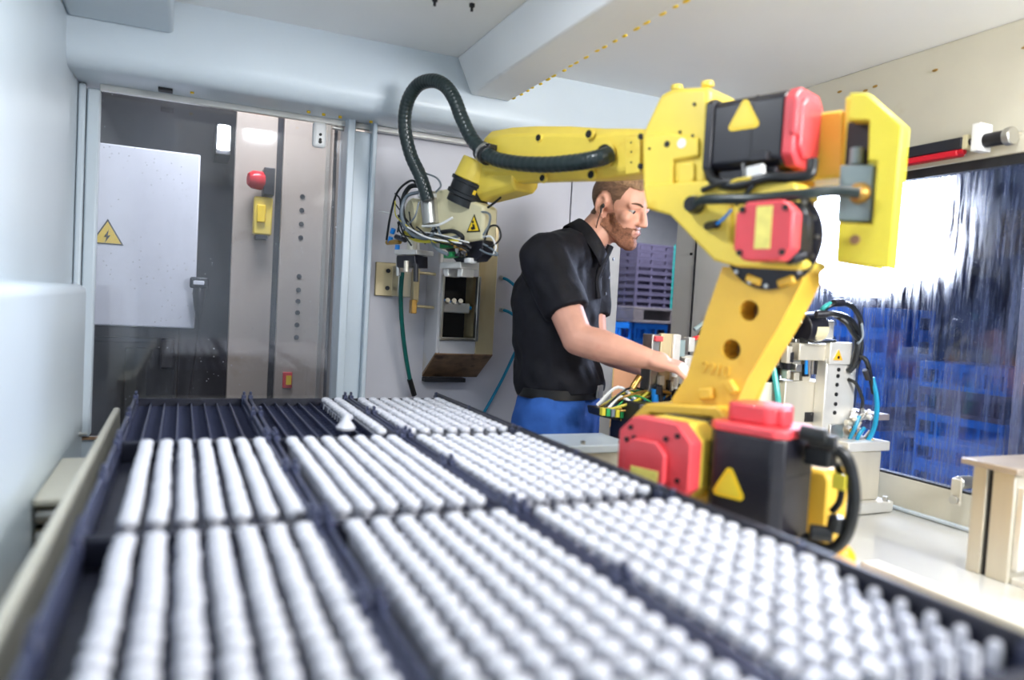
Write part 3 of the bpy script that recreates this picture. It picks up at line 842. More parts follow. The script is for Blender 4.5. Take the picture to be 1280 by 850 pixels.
# base motor: upright black body with red cap
m1 = (-0.159,0.215,0.244)
bmo = rpart(MB().prism(octa(m1[0], .175, .077, .075, .018), 'z', .135, .335), 'base_motor', 'motor_black', .004)
MB().prism(octa(m1[0], .175, .0775, .0755, .018), 'z', .262, .265).build('seam_ring', 'seam', bmo)
bcap = rpart(MB().prism(octa(m1[0], .175, .079, .077, .02), 'z', .335, .352), 'motor_cap', 'red', .004, bmo)
rpart(MB().prism(octa(m1[0] + .012, .165, .052, .050, .016), 'z', .352, .388), 'cap_boss', 'red', .005, bmo)
rpart(B(m1[0] - .052, m1[0] - .036, .16, .20, .352, .384), 'cap_lug', 'red', .004, bmo)
wq = (-0.185,0.250,0.236)
warn(m1[0] + .022, .232, .2505, .036, bmo)
for p_ in ((-0.245,0.200,0.350), (-0.259,0.190,0.339)):
    rpart(MB().cyl(p_, (p_[0] - .045, p_[1] - .01, p_[2] - .004), .014, n=12), 'cable_plug', 'black_rubber', .002)
rpart(MB().bx(-.03, .02, -.02, .02, -.02, .02, Matrix.Translation((-0.263,0.160,0.307))), 'connector_block', 'black_rubber', .006)
rpart(MB().tube([(-0.271,0.160,0.318), (-0.302,0.150,0.317), (-0.318,0.140,0.283), (-0.327,0.140,0.226), (-0.318,0.140,0.167), (-0.294,0.140,0.134), (-0.265,0.150,0.134), (-0.247,0.160,0.149)], .0115, 12, 6), 'motor_cable', 'black_rubber', 0)
rpart(MB().tube([(-0.291,0.140,0.293), (-0.298,0.130,0.263), (-0.298,0.130,0.225), (-0.285,0.130,0.200)], .007, 8), 'motor_cable', 'black_rubber', 0)
rpart(MB().cyl((-0.263,0.170,0.163), (-0.296,0.150,0.163), .015, n=12), 'cable_plug', 'black_rubber', .002)
rpart(MB().cyl((-0.299,0.150,0.169), (-0.302,0.150,0.199), .014, n=12), 'cable_plug', 'black_rubber', .002)
rpart(MB().bx(-.012, .012, -.006, .006, -.014, .014, Matrix.Translation((-0.303,0.150,0.263))), 'cable_label', 'cable_yellow', .001)

# ---------------------------------------------------------------- gripper head under the wrist (same turned axes as the robot)
G0 = Vector((1.014,0.030,0.636))
rb_m = Matrix.Translation((1.15, 1.32, .80)) @ Matrix.Rotation(math.radians(110), 4, 'Z')
gr = thing('gripper_head', 'cream gripper head with tangled cables and green valves below the robot wrist', 'gripper', rb_m @ G0, math.radians(110))
def gp(m, name, mt, bev=.003, parent=None):
    if parent is None:
        return m.build(name, mt, gr, bev, loc=-G0)
    return m.build(name, mt, parent, bev)
body = gp(MB().prism([(1.173,0.773), (1.181,0.864), (1.119,0.907), (1.012,0.909), (0.832,0.844), (0.831,0.744), (0.938,0.732)], 'y', -.005, .055), 'body', 'cream_body', .008)
tri0 = Vector((0.871,0.057,0.790))
for nm, mt, sc_, dk in (('sign_border', 'print_black', 1, .0012), ('sign_face', 'sticker_yellow', .8, .0018)):
    pts = [(tri0.x + math.sin(a_) * .036 * sc_, tri0.z - .004 + math.cos(a_) * .036 * sc_) for a_ in (0, 2.094, 4.189)]
    gp(MB().prism(pts, 'y', .0555, .0555 + dk), nm, mt, 0, body)
fig = MB().cyl((tri0.x + .003, .0573, tri0.z + .008), (tri0.x + .003, .0582, tri0.z + .008), .0042, n=10)
fig.prism([(tri0.x - .010, tri0.z - .014), (tri0.x + .006, tri0.z - .016), (tri0.x + .012, tri0.z - .008), (tri0.x + .002, tri0.z - .006), (tri0.x + .006, tri0.z + .002), (tri0.x - .004, tri0.z + .001)], 'y', .0573, .0582)
gp(fig, 'sign_pictogram', 'print_black', 0, body)
gp(MB().cyl((1.094,0.062,0.896), (1.069,0.062,0.794), .030, n=20), 'hose_cuff', 'steel', .003)
gp(MB().lathe([(.028, 0), (.034, 0), (.034, .012), (.028, .012)], (1.094,0.062,0.896), (0, 0, -1), 20), 'cuff_ring', 'white_plastic', 0)
gp(MB().lathe([(0, 0), (.050, 0), (.056, .008), (.056, .028), (.048, .036), (0, .036)], (1.183,0.030,0.835), (.3, 1, 0), 24), 'round_cover', 'cream_body', .001)
gp(MB().tube([(1.069,0.100,0.788), (0.987,0.100,0.789), (0.937,0.085,0.811)], .004, 6), 'white_strap', 'white_plastic', 0)
gp(MB().tube([(1.377,0.060,0.857), (1.284,0.070,0.843), (1.199,0.080,0.829)], .0025, 6), 'white_strap', 'white_plastic', 0)
# lower manifold, valves, jaws
gp(MB().prism([(1.046,0.739), (0.831,0.744), (0.831,0.701), (0.855,0.682), (0.953,0.677), (0.995,0.708)], 'y', .005, .05), 'manifold', 'motor_black', .004)
for p_ in ((0.976,0.070,0.728), (0.954,0.070,0.698)):
    gp(MB().bx(-.020, .022, -.014, .014, -.0085, .0085, Matrix.Translation(p_) @ Matrix.Rotation(.1, 4, 'Y')), 'green_valve', 'green_plastic', .003)
for p_ in ((0.980,0.086,0.734), (0.933,0.086,0.730)):
    gp(MB().ball(p_, .0042, n=8), 'indicator', 'led_amber', 0)
rs = random.Random(3)
for i in range(14):
    x0, y0 = rs.uniform(.0, 1), rs.uniform(0, 1)
    c0 = Vector((0.891,0.060,0.710)) + Vector((-x0 * .07 + .03, rs.uniform(-.02, .02), -y0 * .035 + .02))
    d0 = Vector((rs.uniform(-1, 1), rs.uniform(.2, 1), rs.uniform(-.6, .6))).normalized() * .02
    gp(MB().cyl(c0, c0 + d0, rs.uniform(.004, .007), n=10), 'air_fitting', rs.choice(['steel', 'brass', 'motor_black', 'white_plastic', 'motor_black']), 0)
gp(MB().prism([(1.021,0.678), (0.919,0.678), (0.917,0.658), (1.020,0.658)], 'y', -.01, .06), 'jaw_carrier', 'alu_bright', .003)
gp(MB().bx(-.0, .03, -.014, .014, -.010, .006, Matrix.Translation((0.870,0.050,0.684))), 'white_cover', 'white_plastic', .003)
gp(MB().prism([(1.016,0.658), (0.991,0.658), (0.989,0.633), (1.009,0.633)], 'y', .0, .05), 'jaw', 'alu_bright', .002)
gp(MB().prism([(0.944,0.658), (0.921,0.658), (0.923,0.633), (0.946,0.633)], 'y', .0, .05), 'jaw', 'alu_bright', .002)
# left cylinder unit
gp(MB().cyl((1.167,0.060,0.756), (1.165,0.060,0.677), .021, n=18), 'air_cylinder', 'alu', .002)
gp(MB().prism([(1.231,0.718), (1.107,0.716), (1.106,0.700), (1.230,0.702)], 'y', .02, .09), 'cylinder_flange', 'alu_bright', .002)
gp(MB().prism([(1.225,0.699), (1.123,0.698), (1.120,0.659), (1.222,0.659)], 'y', .03, .085), 'tool_block', 'motor_black', .003)
for p_, q_, m_ in (((1.234,0.070,0.693), (1.229,0.070,0.631), 'steel'), ((1.120,0.080,0.670), (1.115,0.080,0.613), 'dark_steel'), ((1.184,0.080,0.749), (1.239,0.080,0.762), 'motor_black'), ((1.282,0.070,0.764), (1.289,0.070,0.742), 'blue_fitting'), ((1.270,0.070,0.791), (1.278,0.070,0.775), 'blue_fitting'), ((1.304,0.070,0.745), (1.229,0.070,0.746), 'brass'), ((1.242,0.070,0.736), (1.244,0.070,0.709), 'blue_fitting'), ((1.159,0.090,0.680), (1.156,0.090,0.643), 'alu')):
    gp(MB().cyl(p_, q_, .0085, n=12), 'air_fitting', m_, .001)
# loops of cable
for pts, r_, m_ in (
    ([(1.098,0.080,0.921), (1.162,0.090,0.920), (1.184,0.100,0.873), (1.170,0.100,0.812), (1.122,0.100,0.766), (1.049,0.100,0.754), (0.998,0.100,0.772)], .008, 'black_rubber'),
    ([(1.100,0.090,0.900), (1.163,0.100,0.887), (1.171,0.110,0.829), (1.122,0.110,0.770), (1.044,0.110,0.748), (0.988,0.110,0.761)], .006, 'cable_grey'),
    ([(1.020,0.090,0.789), (1.016,0.100,0.743), (0.981,0.100,0.713), (0.945,0.090,0.698)], .006, 'cable_grey'),
    ([(1.004,0.090,0.789), (0.968,0.100,0.752), (0.929,0.100,0.746), (0.889,0.090,0.755)], .005, 'cable_grey'),
    ([(1.181,0.090,0.775), (1.099,0.100,0.745), (0.995,0.100,0.738), (0.890,0.100,0.738)], .006, 'cable_yellow'),
    ([(1.309,0.070,0.754), (1.278,0.080,0.833), (1.243,0.080,0.911), (1.173,0.080,0.943), (1.133,0.080,0.929)], .004, 'black_rubber'),
    ([(1.256,0.080,0.907), (1.226,0.080,0.884), (1.208,0.090,0.828), (1.231,0.080,0.777)], .003, 'black_rubber'),
    ([(1.215,0.080,0.750), (1.163,0.100,0.786), (1.100,0.110,0.816), (1.092,0.100,0.867)], .003, 'cable_grey'),
    ([(0.843,0.040,0.836), (0.819,0.030,0.853), (0.786,0.030,0.870)], .0035, 'black_rubber'),
    ([(0.853,0.050,0.830), (0.798,0.060,0.817), (0.799,0.060,0.784), (0.821,0.060,0.757)], .0035, 'cable_grey'),
    ([(0.824,0.050,0.743), (0.806,0.050,0.781), (0.771,0.050,0.782), (0.755,0.050,0.751), (0.780,0.050,0.728), (0.829,0.050,0.720)], .003, 'black_rubber'),
    ([(0.830,0.050,0.732), (0.786,0.050,0.714), (0.764,0.050,0.698), (0.807,0.050,0.703), (0.843,0.050,0.715)], .003, 'cable_grey'),
    ([(0.839,0.050,0.753), (0.796,0.050,0.752), (0.773,0.050,0.723), (0.782,0.050,0.700)], .003, 'white_plastic'),
    ([(0.982,0.090,0.768), (0.915,0.100,0.767), (0.881,0.090,0.750), (0.906,0.080,0.728)], .007, 'black_rubber'),
    ([(1.101,0.090,0.963), (1.024,0.090,0.939), (0.998,0.090,0.912), (1.021,0.090,0.894)], .003, 'cable_grey'),
):
    gp(MB().tube(pts, r_, 7, 5), 'cable', m_, 0)
gq0, gq1, gq2 = Vector((1.210,0.090,0.849)), Vector((1.100,0.100,0.756)), Vector((0.864,0.080,0.713))
for i in range(12):
    a_ = gq0 + Vector((rs.uniform(-.03, .03), rs.uniform(-.02, .02), rs.uniform(-.05, .04)))
    b_ = gq1 + Vector((rs.uniform(-.04, .03), rs.uniform(-.02, .02), rs.uniform(-.03, .03)))
    c_ = gq2 + Vector((rs.uniform(-.03, .06), rs.uniform(-.01, .02), rs.uniform(-.02, .02)))
    pts = [a_, a_.lerp(b_, .5) + Vector((rs.uniform(0, .04), 0, rs.uniform(-.02, .01))), b_] if i % 2 else [b_, b_.lerp(c_, .5) + Vector((0, .02, rs.uniform(-.02, .02))), c_]
    gp(MB().tube(pts, rs.uniform(.0018, .0034), 6, 5), 'cable', rs.choice(['black_rubber', 'cable_grey', 'black_rubber', 'cable_yellow', 'white_plastic']), 0)

# ---------------------------------------------------------------- chute box on the back wall
bx_ = thing('chute_box', 'stained grey steel chute box with dark opening, fixed to the back wall', 'chute', (0.97, 2.70, 1.06))
def bp_(m, name, mt, bev=.003):
    return m.build(name, mt, bx_, bev, loc=(-0.97, -2.70, -1.06))
XL, XR = (0.841,1.430)[0], (1.064,1.445)[0]
XM = (0.993,1.352)[0]
bp_(MB().prism([(2.70, 1.64), (2.55, 1.64), (2.55, 1.165), (2.70, 1.075)], 'x', XL, XL + .012), 'side_plate', 'box_grey')
bp_(MB().prism([(2.70, 1.64), (2.55, 1.64), (2.55, 1.165), (2.70, 1.075)], 'x', XM, XR), 'side_housing', 'stained_metal')
bp_(B(XL + .012, XM, 2.55, 2.562, 1.165, 1.222), 'front_plate', 'box_grey')
bp_(B(XL + .012, XM, 2.55, 2.562, 1.45, 1.64), 'front_plate', 'box_grey')
bp_(B(XL + .012, XM, 2.68, 2.70, 1.16, 1.64), 'inner_back', 'seam', 0)
bp_(MB().bx(XL + .010, XL + .020, 2.54, 2.56, 1.222, 1.45).bx(XM - .008, XM + .004, 2.535, 2.56, 1.215, 1.452).bx(XL + .010, XM, 2.54, 2.56, 1.214, 1.226), 'opening_frame', 'steel', .002)
bp_(MB().prism([(2.552, 1.172), (2.548, 1.164), (2.70, 1.066), (2.70, 1.082)], 'x', XL, XR), 'sloped_bottom', 'rust_metal', .002)
bp_(B(XL, XR - .06, 2.66, 2.70, 1.05, 1.066), 'drip_edge', 'seam', .002)
bp_(B(XL + .03, XM - .02, 2.575, 2.62, 1.315, 1.352), 'clamp_block', 'alu_bright', .004)
bp_(MB().cyl((XL + .02, 2.59, 1.36), (XM - .01, 2.59, 1.335), .007, n=10), 'clamp_rod', 'blue_fitting', 0)
for x in (XL + .04, XL + .065, XL + .09):
    bp_(MB().cyl((x, 2.56, 1.36), (x + .005, 2.60, 1.345), .009, n=10), 'clamp_screw', 'steel', 0)

# bracket with two rods left of the box
bk = thing('wall_bracket', 'stained steel plate bracket with two rods reaching into the chute box', 'bracket', (0.70, 2.70, 1.30))
def kp(m, name, mt, bev=.003):
    return m.build(name, mt, bk, bev, loc=(-0.70, -2.70, -1.30))
a0 = (0.643,1.485); a1 = (0.733,1.362)
kp(B(a0[0], a1[0] + .01, 2.685, 2.70, a1[1], a0[1]), 'plate', 'stained_metal')
for z in (a0[1] - .03, a1[1] + .03):
    kp(MB().cyl(((a0[0] + a1[0]) / 2, 2.685, z), ((a0[0] + a1[0]) / 2, 2.679, z), .008, n=10), 'bolt', 'dark_steel', 0)
b0 = (0.705,1.474); b1 = (0.770,1.362)
kp(B(b0[0], b0[0] + .012, 2.60, 2.69, b1[1], b0[1]), 'angle', 'steel')
kp(B(b0[0] + .012, b1[0], 2.62, 2.66, b1[1], b0[1] - .02), 'slide_block', 'alu')
c0 = (0.768,1.466); c1 = (0.776,1.305)
kp(B(c0[0] - .010, c0[0] + .012, 2.585, 2.62, c1[1] + .04, c0[1]), 'upright', 'stained_metal')
kp(B(c0[0] - .016, c0[0] + .004, 2.575, 2.61, c1[1], c1[1] + .05), 'upright_foot', 'brass')
for yy in ((0.784,1.453)[1], (0.790,1.332)[1]):
    kp(MB().cyl((c0[0], 2.595, yy), (c0[0] + .15, 2.595, yy - .004), .0055, n=10), 'rod', 'stained_metal', 0)
o = MB().tube([(0.713,2.580,1.450), (0.717,2.600,1.365), (0.734,2.620,1.250), (0.758,2.630,1.134), (0.787,2.640,1.027)], .008, 8).build('green_hose', 'green_hose')
tag(o, 'dark green air hose hanging from the wall bracket to the trays', 'hose')
o = MB().cyl((0.775,2.635,1.063), (0.799,2.645,1.002), .010, n=10).build('hose_end', 'print_black', o)
for pts, lab in (([(1.143,2.690,1.461), (1.161,2.660,1.449), (1.193,2.650,1.417), (1.240,2.650,1.325)], 'upper cyan air hose plugged in beside the chute box'),
                 ([(1.150,2.690,1.336), (1.175,2.660,1.325), (1.214,2.650,1.293), (1.260,2.650,1.225)], 'lower short cyan air hose plugged in beside the chute box'),
                 ([(1.230,2.660,1.220), (1.205,2.660,1.172), (1.167,2.670,1.076), (1.117,2.680,0.970), (1.068,2.680,0.885)], 'long cyan air hose hanging down the grey wall to the trays')):
    o = MB().tube(pts, .0062, 8).build('air_hose', 'cyan_hose')
    tag(o, lab, 'hose', None)
    MB().cyl(Vector(pts[0]) + Vector((0, .01, 0)), Vector(pts[0]) + (Vector(pts[1]) - Vector(pts[0])).normalized() * .012, .009, n=10).build('fitting', 'steel', o)

# ---------------------------------------------------------------- operator
def remesh(m, voxel, smooth_n, name):
    o_ = m.build(name, 'skin')
    md = o_.modifiers.new('r', 'REMESH')
    md.mode = 'VOXEL'
    md.voxel_size = voxel
    sm2 = o_.modifiers.new('s', 'SMOOTH')
    sm2.factor = .5
    sm2.iterations = smooth_n
    bpy.context.view_layer.update()
    me = bpy.data.meshes.new_from_object(o_.evaluated_get(bpy.context.evaluated_depsgraph_get()))
    bpy.data.objects.remove(o_, do_unlink=True)
    return me
def link(me, name, mt, parent):
    me.materials.clear()
    me.materials.append(MATS[mt])
    me.shade_smooth()
    o_ = bpy.data.objects.new(name, me)
    COL.objects.link(o_)
    o_.parent = parent
    return o_

PB = Vector((1.14, 2.15, 0))
man = thing('person', 'bearded person in black polo shirt and blue work trousers leaning over the machine', 'person', PB)
def rel(p_):
    return Vector(p_) - PB
fwd_b = Vector((.643, -.766, 0)); lft = Vector((.766, .643, 0))
pel = rel((1.140, 2.150, 1.00)); wai = rel((1.125, 2.165, 1.14)); che = rel((1.12, 2.17, 1.36)); upc = rel((1.145, 2.155, 1.50)); nb = rel((1.205, 2.125, 1.575))
rsh = upc - lft * .175 + Vector((0, 0, .0)); lsh = upc + lft * .175
relb = rel((1.074,1.928,1.264)); rwr = rel((1.224,1.771,1.222))
lelb = rel((1.295,2.212,1.237)); lwr = rel((1.386,2.003,1.172))
# head frame: faces az 158 deg, looks down
az, pt, rl = math.radians(157), math.radians(17), math.radians(2)
hf = Vector((math.sin(az) * math.cos(pt), math.cos(az) * math.cos(pt), -math.sin(pt)))
hl = Vector((0, 0, 1)).cross(hf).normalized()
hu = hf.cross(hl)
HC = rel((1.287,2.084,1.688))
HM = Matrix(((hf.x, hl.x, hu.x, HC.x), (hf.y, hl.y, hu.y, HC.y), (hf.z, hl.z, hu.z, HC.z), (0, 0, 0, 1)))
def H(x, y, z):
    return HM @ Vector((x, y, z))
def add_head(m):
    m.ball(H(-.014, 0, .036), (.096, .076, .082), HM)
    m.ball(H(.036, 0, .034), (.056, .062, .056), HM)
    m.ball(H(.040, 0, -.030), (.050, .058, .066), HM)
    m.ball(H(.034, 0, -.072), (.054, .050, .040), HM)
    m.ball(H(.074, 0, -.098), (.022, .026, .020), HM)
    for s in (-1, 1):
        m.cap(H(-.012, s * .054, -.052), .017, H(.064, s * .022, -.098), .016)
        m.cap(H(.086, s * .012, .024), .0085, H(.070, s * .046, .022), .010)
        m.ball(H(.060, s * .042, -.020), (.024, .020, .020), HM)
        m.ball(H(.103, s * .010, -.033), (.0095, .008, .0075), HM)
        m.cap(H(.082, s * .020, .0140), .0055, H(.075, s * .044, .0124), .006)
        m.cap(H(.081, s * .020, -.0078), .0055, H(.074, s * .044, -.0072), .0065)
        # ear
        m.ball(H(-.016, s * .076, -.004), (.015, .007, .026), HM)
        pr = None
        for i in range(9):
            t = -1.3 + i * .5
            q_ = H(-.016 - .016 * math.cos(t) * 1.0, s * (.083 + .004 * math.cos(t)), -.002 + .029 * math.sin(t + .15))
            if pr is not None:
                m.cap(pr, .0052, q_, .0052, 8)
            pr = q_
        m.ball(H(-.006, s * .077, -.032), (.008, .006, .010), HM)
    m.cap(H(.090, 0, .016), .009, H(.112, 0, -.026), .0105)
    m.ball(H(.114, 0, -.029), (.009, .010, .008), HM)
    m.cap(H(.082, -.022, -.061), .008, H(.082, .022, -.061), .008)
    m.cap(H(.090, -.010, -.0545), .0058, H(.090, .010, -.0545), .0058)
    m.cap(H(.088, -.011, -.0665), .006, H(.088, .011, -.0665), .006)
bm2 = MB()
add_head(bm2)
# neck, trunk, limbs
bm2.cap(H(-.030, 0, -.045), .058, nb, .060)
bm2.cap(nb, .062, upc, .085)
bm2.cap(upc, .10, che, .125)
bm2.cap(che, .125, wai, .115)
bm2.cap(wai, .115, pel, .125)
bm2.cap(nb, .045, rsh, .062).cap(nb, .045, lsh, .062)
bm2.cap(rsh, .060, relb, .047).cap(lsh, .060, lelb, .047)
def hand(m, elb, wr, palm_n, side):
    d = (wr - elb).normalized()
    m.cap(elb, .048, elb + (wr - elb) * .35, .049).cap(elb + (wr - elb) * .35, .049, wr, .030)
    u = d.cross(palm_n).normalized()
    pc = wr + d * .05
    m.cap(wr, .028, wr + d * .03, .030)
    for i in (-1.5, -.5, .5, 1.5):
        m.cap(wr + d * .015 + u * i * .014, .015, wr + d * .085 + u * i * .019, .0125, 10)
        L = (.036, .044, .042, .033)[int(i + 1.5)]
        k0 = wr + d * .085 + u * i * .021
        k1 = k0 + (d * .8 + palm_n * .5).normalized() * L
        k2 = k1 + (d * .3 + palm_n * .95).normalized() * L * .75
        k3 = k2 + (d * -.2 + palm_n).normalized() * L * .55
        m.cap(k0, .0100, k1, .0092, 10).cap(k1, .0092, k2, .0086, 10).cap(k2, .0086, k3, .0078, 10)
    t0 = wr + d * .025 + u * side * .024
    t1 = t0 + (d * .6 + u * side * .8 + palm_n * .25).normalized() * .045
    t2 = t1 + (d * .9 + palm_n * .5).normalized() * .034
    t3 = t2 + (d * .8 + palm_n * .7 - u * side * .3).normalized() * .026
    m.cap(t0, .016, t1, .0115, 10).cap(t1, .0115, t2, .0102, 10).cap(t2, .0102, t3, .0085, 10)
hand(bm2, relb, rwr, Vector((0.1, .15, -1)).normalized(), 1)
hand(bm2, lelb, lwr, Vector((-.2, .1, -1)).normalized(), 1)
rhip, lhip = pel - lft * .095 + Vector((0, 0, -.02)), pel + lft * .095 + Vector((0, 0, -.02))
rkn, lkn = rhip + fwd_b * .02 + Vector((0, 0, -.44)), lhip + fwd_b * .02 + Vector((0, 0, -.44))
ran, lan = Vector((rkn.x, rkn.y, .09)) - fwd_b * .03, Vector((lkn.x, lkn.y, .09)) - fwd_b * .03
for h_, k_, a_ in ((rhip, rkn, ran), (lhip, lkn, lan)):
    bm2.cap(h_, .085, k_, .058).cap(k_, .056, a_, .040).cap(a_, .04, a_ + fwd_b * .14 - Vector((0, 0, .05)), .035)
me = remesh(bm2, .0048, 5, 'person_body')
body_o = link(me, 'body', 'skin', man)
# hair and beard: shells grown off the head surface
HI = HM.inverted()
def shell(name, mt, test, thick, nz):
    bm_s = bmesh.new()
    bm_s.from_mesh(me)
    bm_s.normal_update()
    kill = []
    wgt = {}
    for v_ in bm_s.verts:
        q_ = HI @ v_.co
        t_ = test(q_) if q_.length < .2 else 0
        wgt[v_.index] = t_
    for f_ in bm_s.faces:
        if min(wgt[v_.index] for v_ in f_.verts) <= 0:
            kill.append(f_)
    nrm = {v_.index: v_.normal.copy() for v_ in bm_s.verts}
    for v_ in bm_s.verts:
        t_ = wgt[v_.index]
        if t_ > 0:
            g = noise.noise(v_.co * nz) * .5 + noise.noise(v_.co * nz * 2.7) * .35
            v_.co = v_.co + nrm[v_.index] * (thick(HI @ v_.co) * min(1, t_) * (1 + .5 * g) + .0004)
    bmesh.ops.delete(bm_s, geom=kill, context='FACES')
    for it in range(5):
        bmesh.ops.smooth_vert(bm_s, verts=[v_ for v_ in bm_s.verts if v_.is_boundary], factor=.5, use_axis_x=True, use_axis_y=True, use_axis_z=True)
    m_ = bpy.data.meshes.new(name)
    bm_s.to_mesh(m_)
    bm_s.free()
    return link(m_, name, mt, man)
def ear_gap(q_):
    return max(0, 1 - math.hypot((q_.x + .014) / .030, (q_.z + .002) / .038)) if abs(q_.y) > .055 else 0
def hair_top(q_):
    # long top part
    line = .066 + .10 * max(0, -q_.x - .02)
    if q_.x > .078 - .20 * max(0, q_.z - .088):
        return 0
    return (q_.z - line) / .012
def hair_side(q_):
    if ear_gap(q_) > 0 or q_.x > .055:
        return 0
    low = -.045 if q_.x < -.03 else .004 + max(0, q_.x) * .5
    if -.03 <= q_.x < .026:
        low = min(low, -.016) if q_.x > .006 else .03
    front = .050 - .25 * max(0, .06 - q_.z)
    return min((q_.z - low) / .012, (front - q_.x) / .006)
shell('hair_sides', 'hair_brown', hair_side, lambda q_: .0028, 90)
shell('hair_top', 'hair_light', hair_top, lambda q_: .010 + .07 * max(0, q_.x) * (1 if q_.z > .08 else .4), 60)
def beard_t(q_):
    if q_.z < -.135 or q_.z > .0 or q_.x < -.006 or ear_gap(q_) > .0:
        return 0
    if abs(q_.y) > .045:
        up = -.012 + max(0, .022 - q_.x) * 1.2 - max(0, q_.x - .03) * .9
    else:
        up = -.044 if q_.x > .07 else -.050
    w_ = (up - q_.z) / .010
    if abs(q_.y) < .017 and q_.x > .078 and -.0690 < q_.z < -.0560:
        return 0
    if q_.x > .098:
        return 0
    low = -.070 - .75 * max(0, q_.x)
    if q_.x > .07:
        w_ = min(w_, (max(abs(q_.y) / .017, abs(q_.z + .0625) / .0065) - 1) / .8)
    return min(w_, (q_.z - low) / .008)
shell('beard', 'beard', beard_t, lambda q_: .0042, 200)
def brow_t(q_):
    if q_.x < .06 or not (.012 < abs(q_.y) < .05):
        return 0
    c_ = .0250 + .004 * math.sin((abs(q_.y) - .012) / .038 * 2.6)
    return (1 - abs(q_.z - c_) / .0062)
for s in (-1, 1):
    MB().tube([H(.0935, s * .013, .0245), H(.0905, s * .026, .0290), H(.0835, s * .040, .0290), H(.0745, s * .050, .0250)], lambda t: .0036 - .0022 * abs(t - .35), 8, 5).build('eyebrow', 'hair_brown', man)
def lip_t(q_):
    if q_.x < .080 or abs(q_.y) > .0175 or not (-.0695 < q_.z < -.0555):
        return 0
    return 1 - abs(q_.z + .0625) / .0075
shell('lips', 'lip', lip_t, lambda q_: .0002, 10)
for s in (-1, 1):
    e_ = MB().ball(H(.0700, s * .032, .003), .0122).build('eye', 'eye_white', man)
    gz = (H(.0800, s * .032 + .003, .000) - H(.0700, s * .032, .003)).normalized()
    MB().lathe([(0, .0124), (.0044, .0125), (.0066, .0116), (.0072, .0095), (0, .0095)], H(.0700, s * .032, .003), gz, 14).build('iris', 'iris', e_)
# earphone
ep = MB().ball(H(-.004, -.084, -.006), (.006, .006, .008), HM).cap(H(-.006, -.088, -.010), .0035, H(-.002, -.088, -.026), .003, 8).build('earphone', 'print_black', man)
MB().tube([H(-.002, -.088, -.026), H(-.002, -.090, -.055), H(-.006, -.082, -.085), H(-.025, -.066, -.105), H(-.05, -.055, -.115)], .0016, 6).build('earphone_cable', 'print_black', ep)
# polo shirt
sh = MB()
sh.cap(upc + Vector((0, 0, -.01)), .112, che, .142)
sh.cap(upc - lft * .07, .098, che - lft * .055, .128).cap(upc + lft * .07, .098, che + lft * .055, .128)
sh.cap(che - lft * .05, .128, wai - lft * .035 + fwd_b * .01, .128).cap(che + lft * .05, .128, wai + lft * .035 + fwd_b * .01, .128)
sh.cap(wai - lft * .035 + fwd_b * .012, .128, pel - lft * .03 + fwd_b * .005 + Vector((0, 0, .115)), .132)
sh.cap(wai + lft * .035 + fwd_b * .012, .128, pel + lft * .03 + fwd_b * .005 + Vector((0, 0, .115)), .132)
sh.cap(nb + Vector((0, 0, -.035)) - fwd_b * .02, .084, rsh, .082).cap(nb + Vector((0, 0, -.035)) - fwd_b * .02, .084, lsh, .082)
for s_, e_ in ((rsh, relb), (lsh, lelb)):
    sh.cap(s_, .083, s_ + (e_ - s_) * .25, .076).cyl(s_, s_ + (e_ - s_) * .66, .080, .070, 20)
smesh = remesh(sh, .008, 6, 'shirt_mesh')
# trim the rounded ends to clean hems and add folds
bs = bmesh.new()
bs.from_mesh(smesh)
def cut(co, no_):
    bmesh.ops.bisect_plane(bs, geom=bs.verts[:] + bs.edges[:] + bs.faces[:], plane_co=co, plane_no=no_, clear_outer=True)
def cut_sleeve(s_, e_):
    d = (e_ - s_).normalized()
    c_ = s_ + (e_ - s_) * .60
    dele = [f_ for f_ in bs.faces if (f_.calc_center_median() - c_).dot(d) > 0 and (f_.calc_center_median() - c_).length < .12]
    bmesh.ops.delete(bs, geom=dele, context='FACES')
cut(pel + Vector((0, 0, .082)), Vector((.06, -.05, -1)))
bs.normal_update()
for v_ in bs.verts:
    q_ = v_.co
    f1 = noise.noise(Vector((q_.x * 9 + q_.z * 5, q_.y * 9, q_.z * 7 - q_.x * 6)))
    f2 = noise.noise(Vector((q_.x * 26 + q_.z * 16, q_.y * 26, q_.z * 11 - q_.x * 14)))
    v_.co = q_ + v_.normal * (f1 * .010 + f2 * .0060)
bs.to_mesh(smesh)
bs.free()
shirt = link(smesh, 'polo_shirt', 'shirt_black', man)
sd = shirt.modifiers.new('thick', 'SOLIDIFY')
sd.thickness = .003
# collar: a stand-up band folded over, open at the throat
nd = (H(-.03, 0, -.06) - nb).normalized()
cc = nb + nd * .012 - fwd_b * .004
cu_ = (lft - nd * lft.dot(nd)).normalized()
cf_ = cu_.cross(nd) * -1
if cf_.dot(fwd_b) < 0:
    cf_ = -cf_
vs, fs = [], []
NN = 30
for i in range(NN + 1):
    a_ = math.radians(24 + (360 - 48) * i / NN)
    dr = cf_ * math.cos(a_) + cu_ * math.sin(a_)
    back = .5 - .5 * math.cos(a_)
    base = cc - nd * (.030 + .035 * (1 - back)) + cf_ * (.018 * (1 - back))
    for r_, h_ in ((.074, .0), (.070, .036 + .010 * back), (.078, .038 + .010 * back), (.092 + .008 * (1 - back), -.004 - .012 * (1 - back))):
        vs.append(base + dr * r_ + nd * h_)
for i in range(NN):
    for j in range(3):
        fs.append((i * 4 + j, i * 4 + j + 1, (i + 1) * 4 + j + 1, (i + 1) * 4 + j))
co = MB().add(vs, fs).build('collar', 'shirt_black', shirt)
sd = co.modifiers.new('thick', 'SOLIDIFY')
sd.thickness = .004
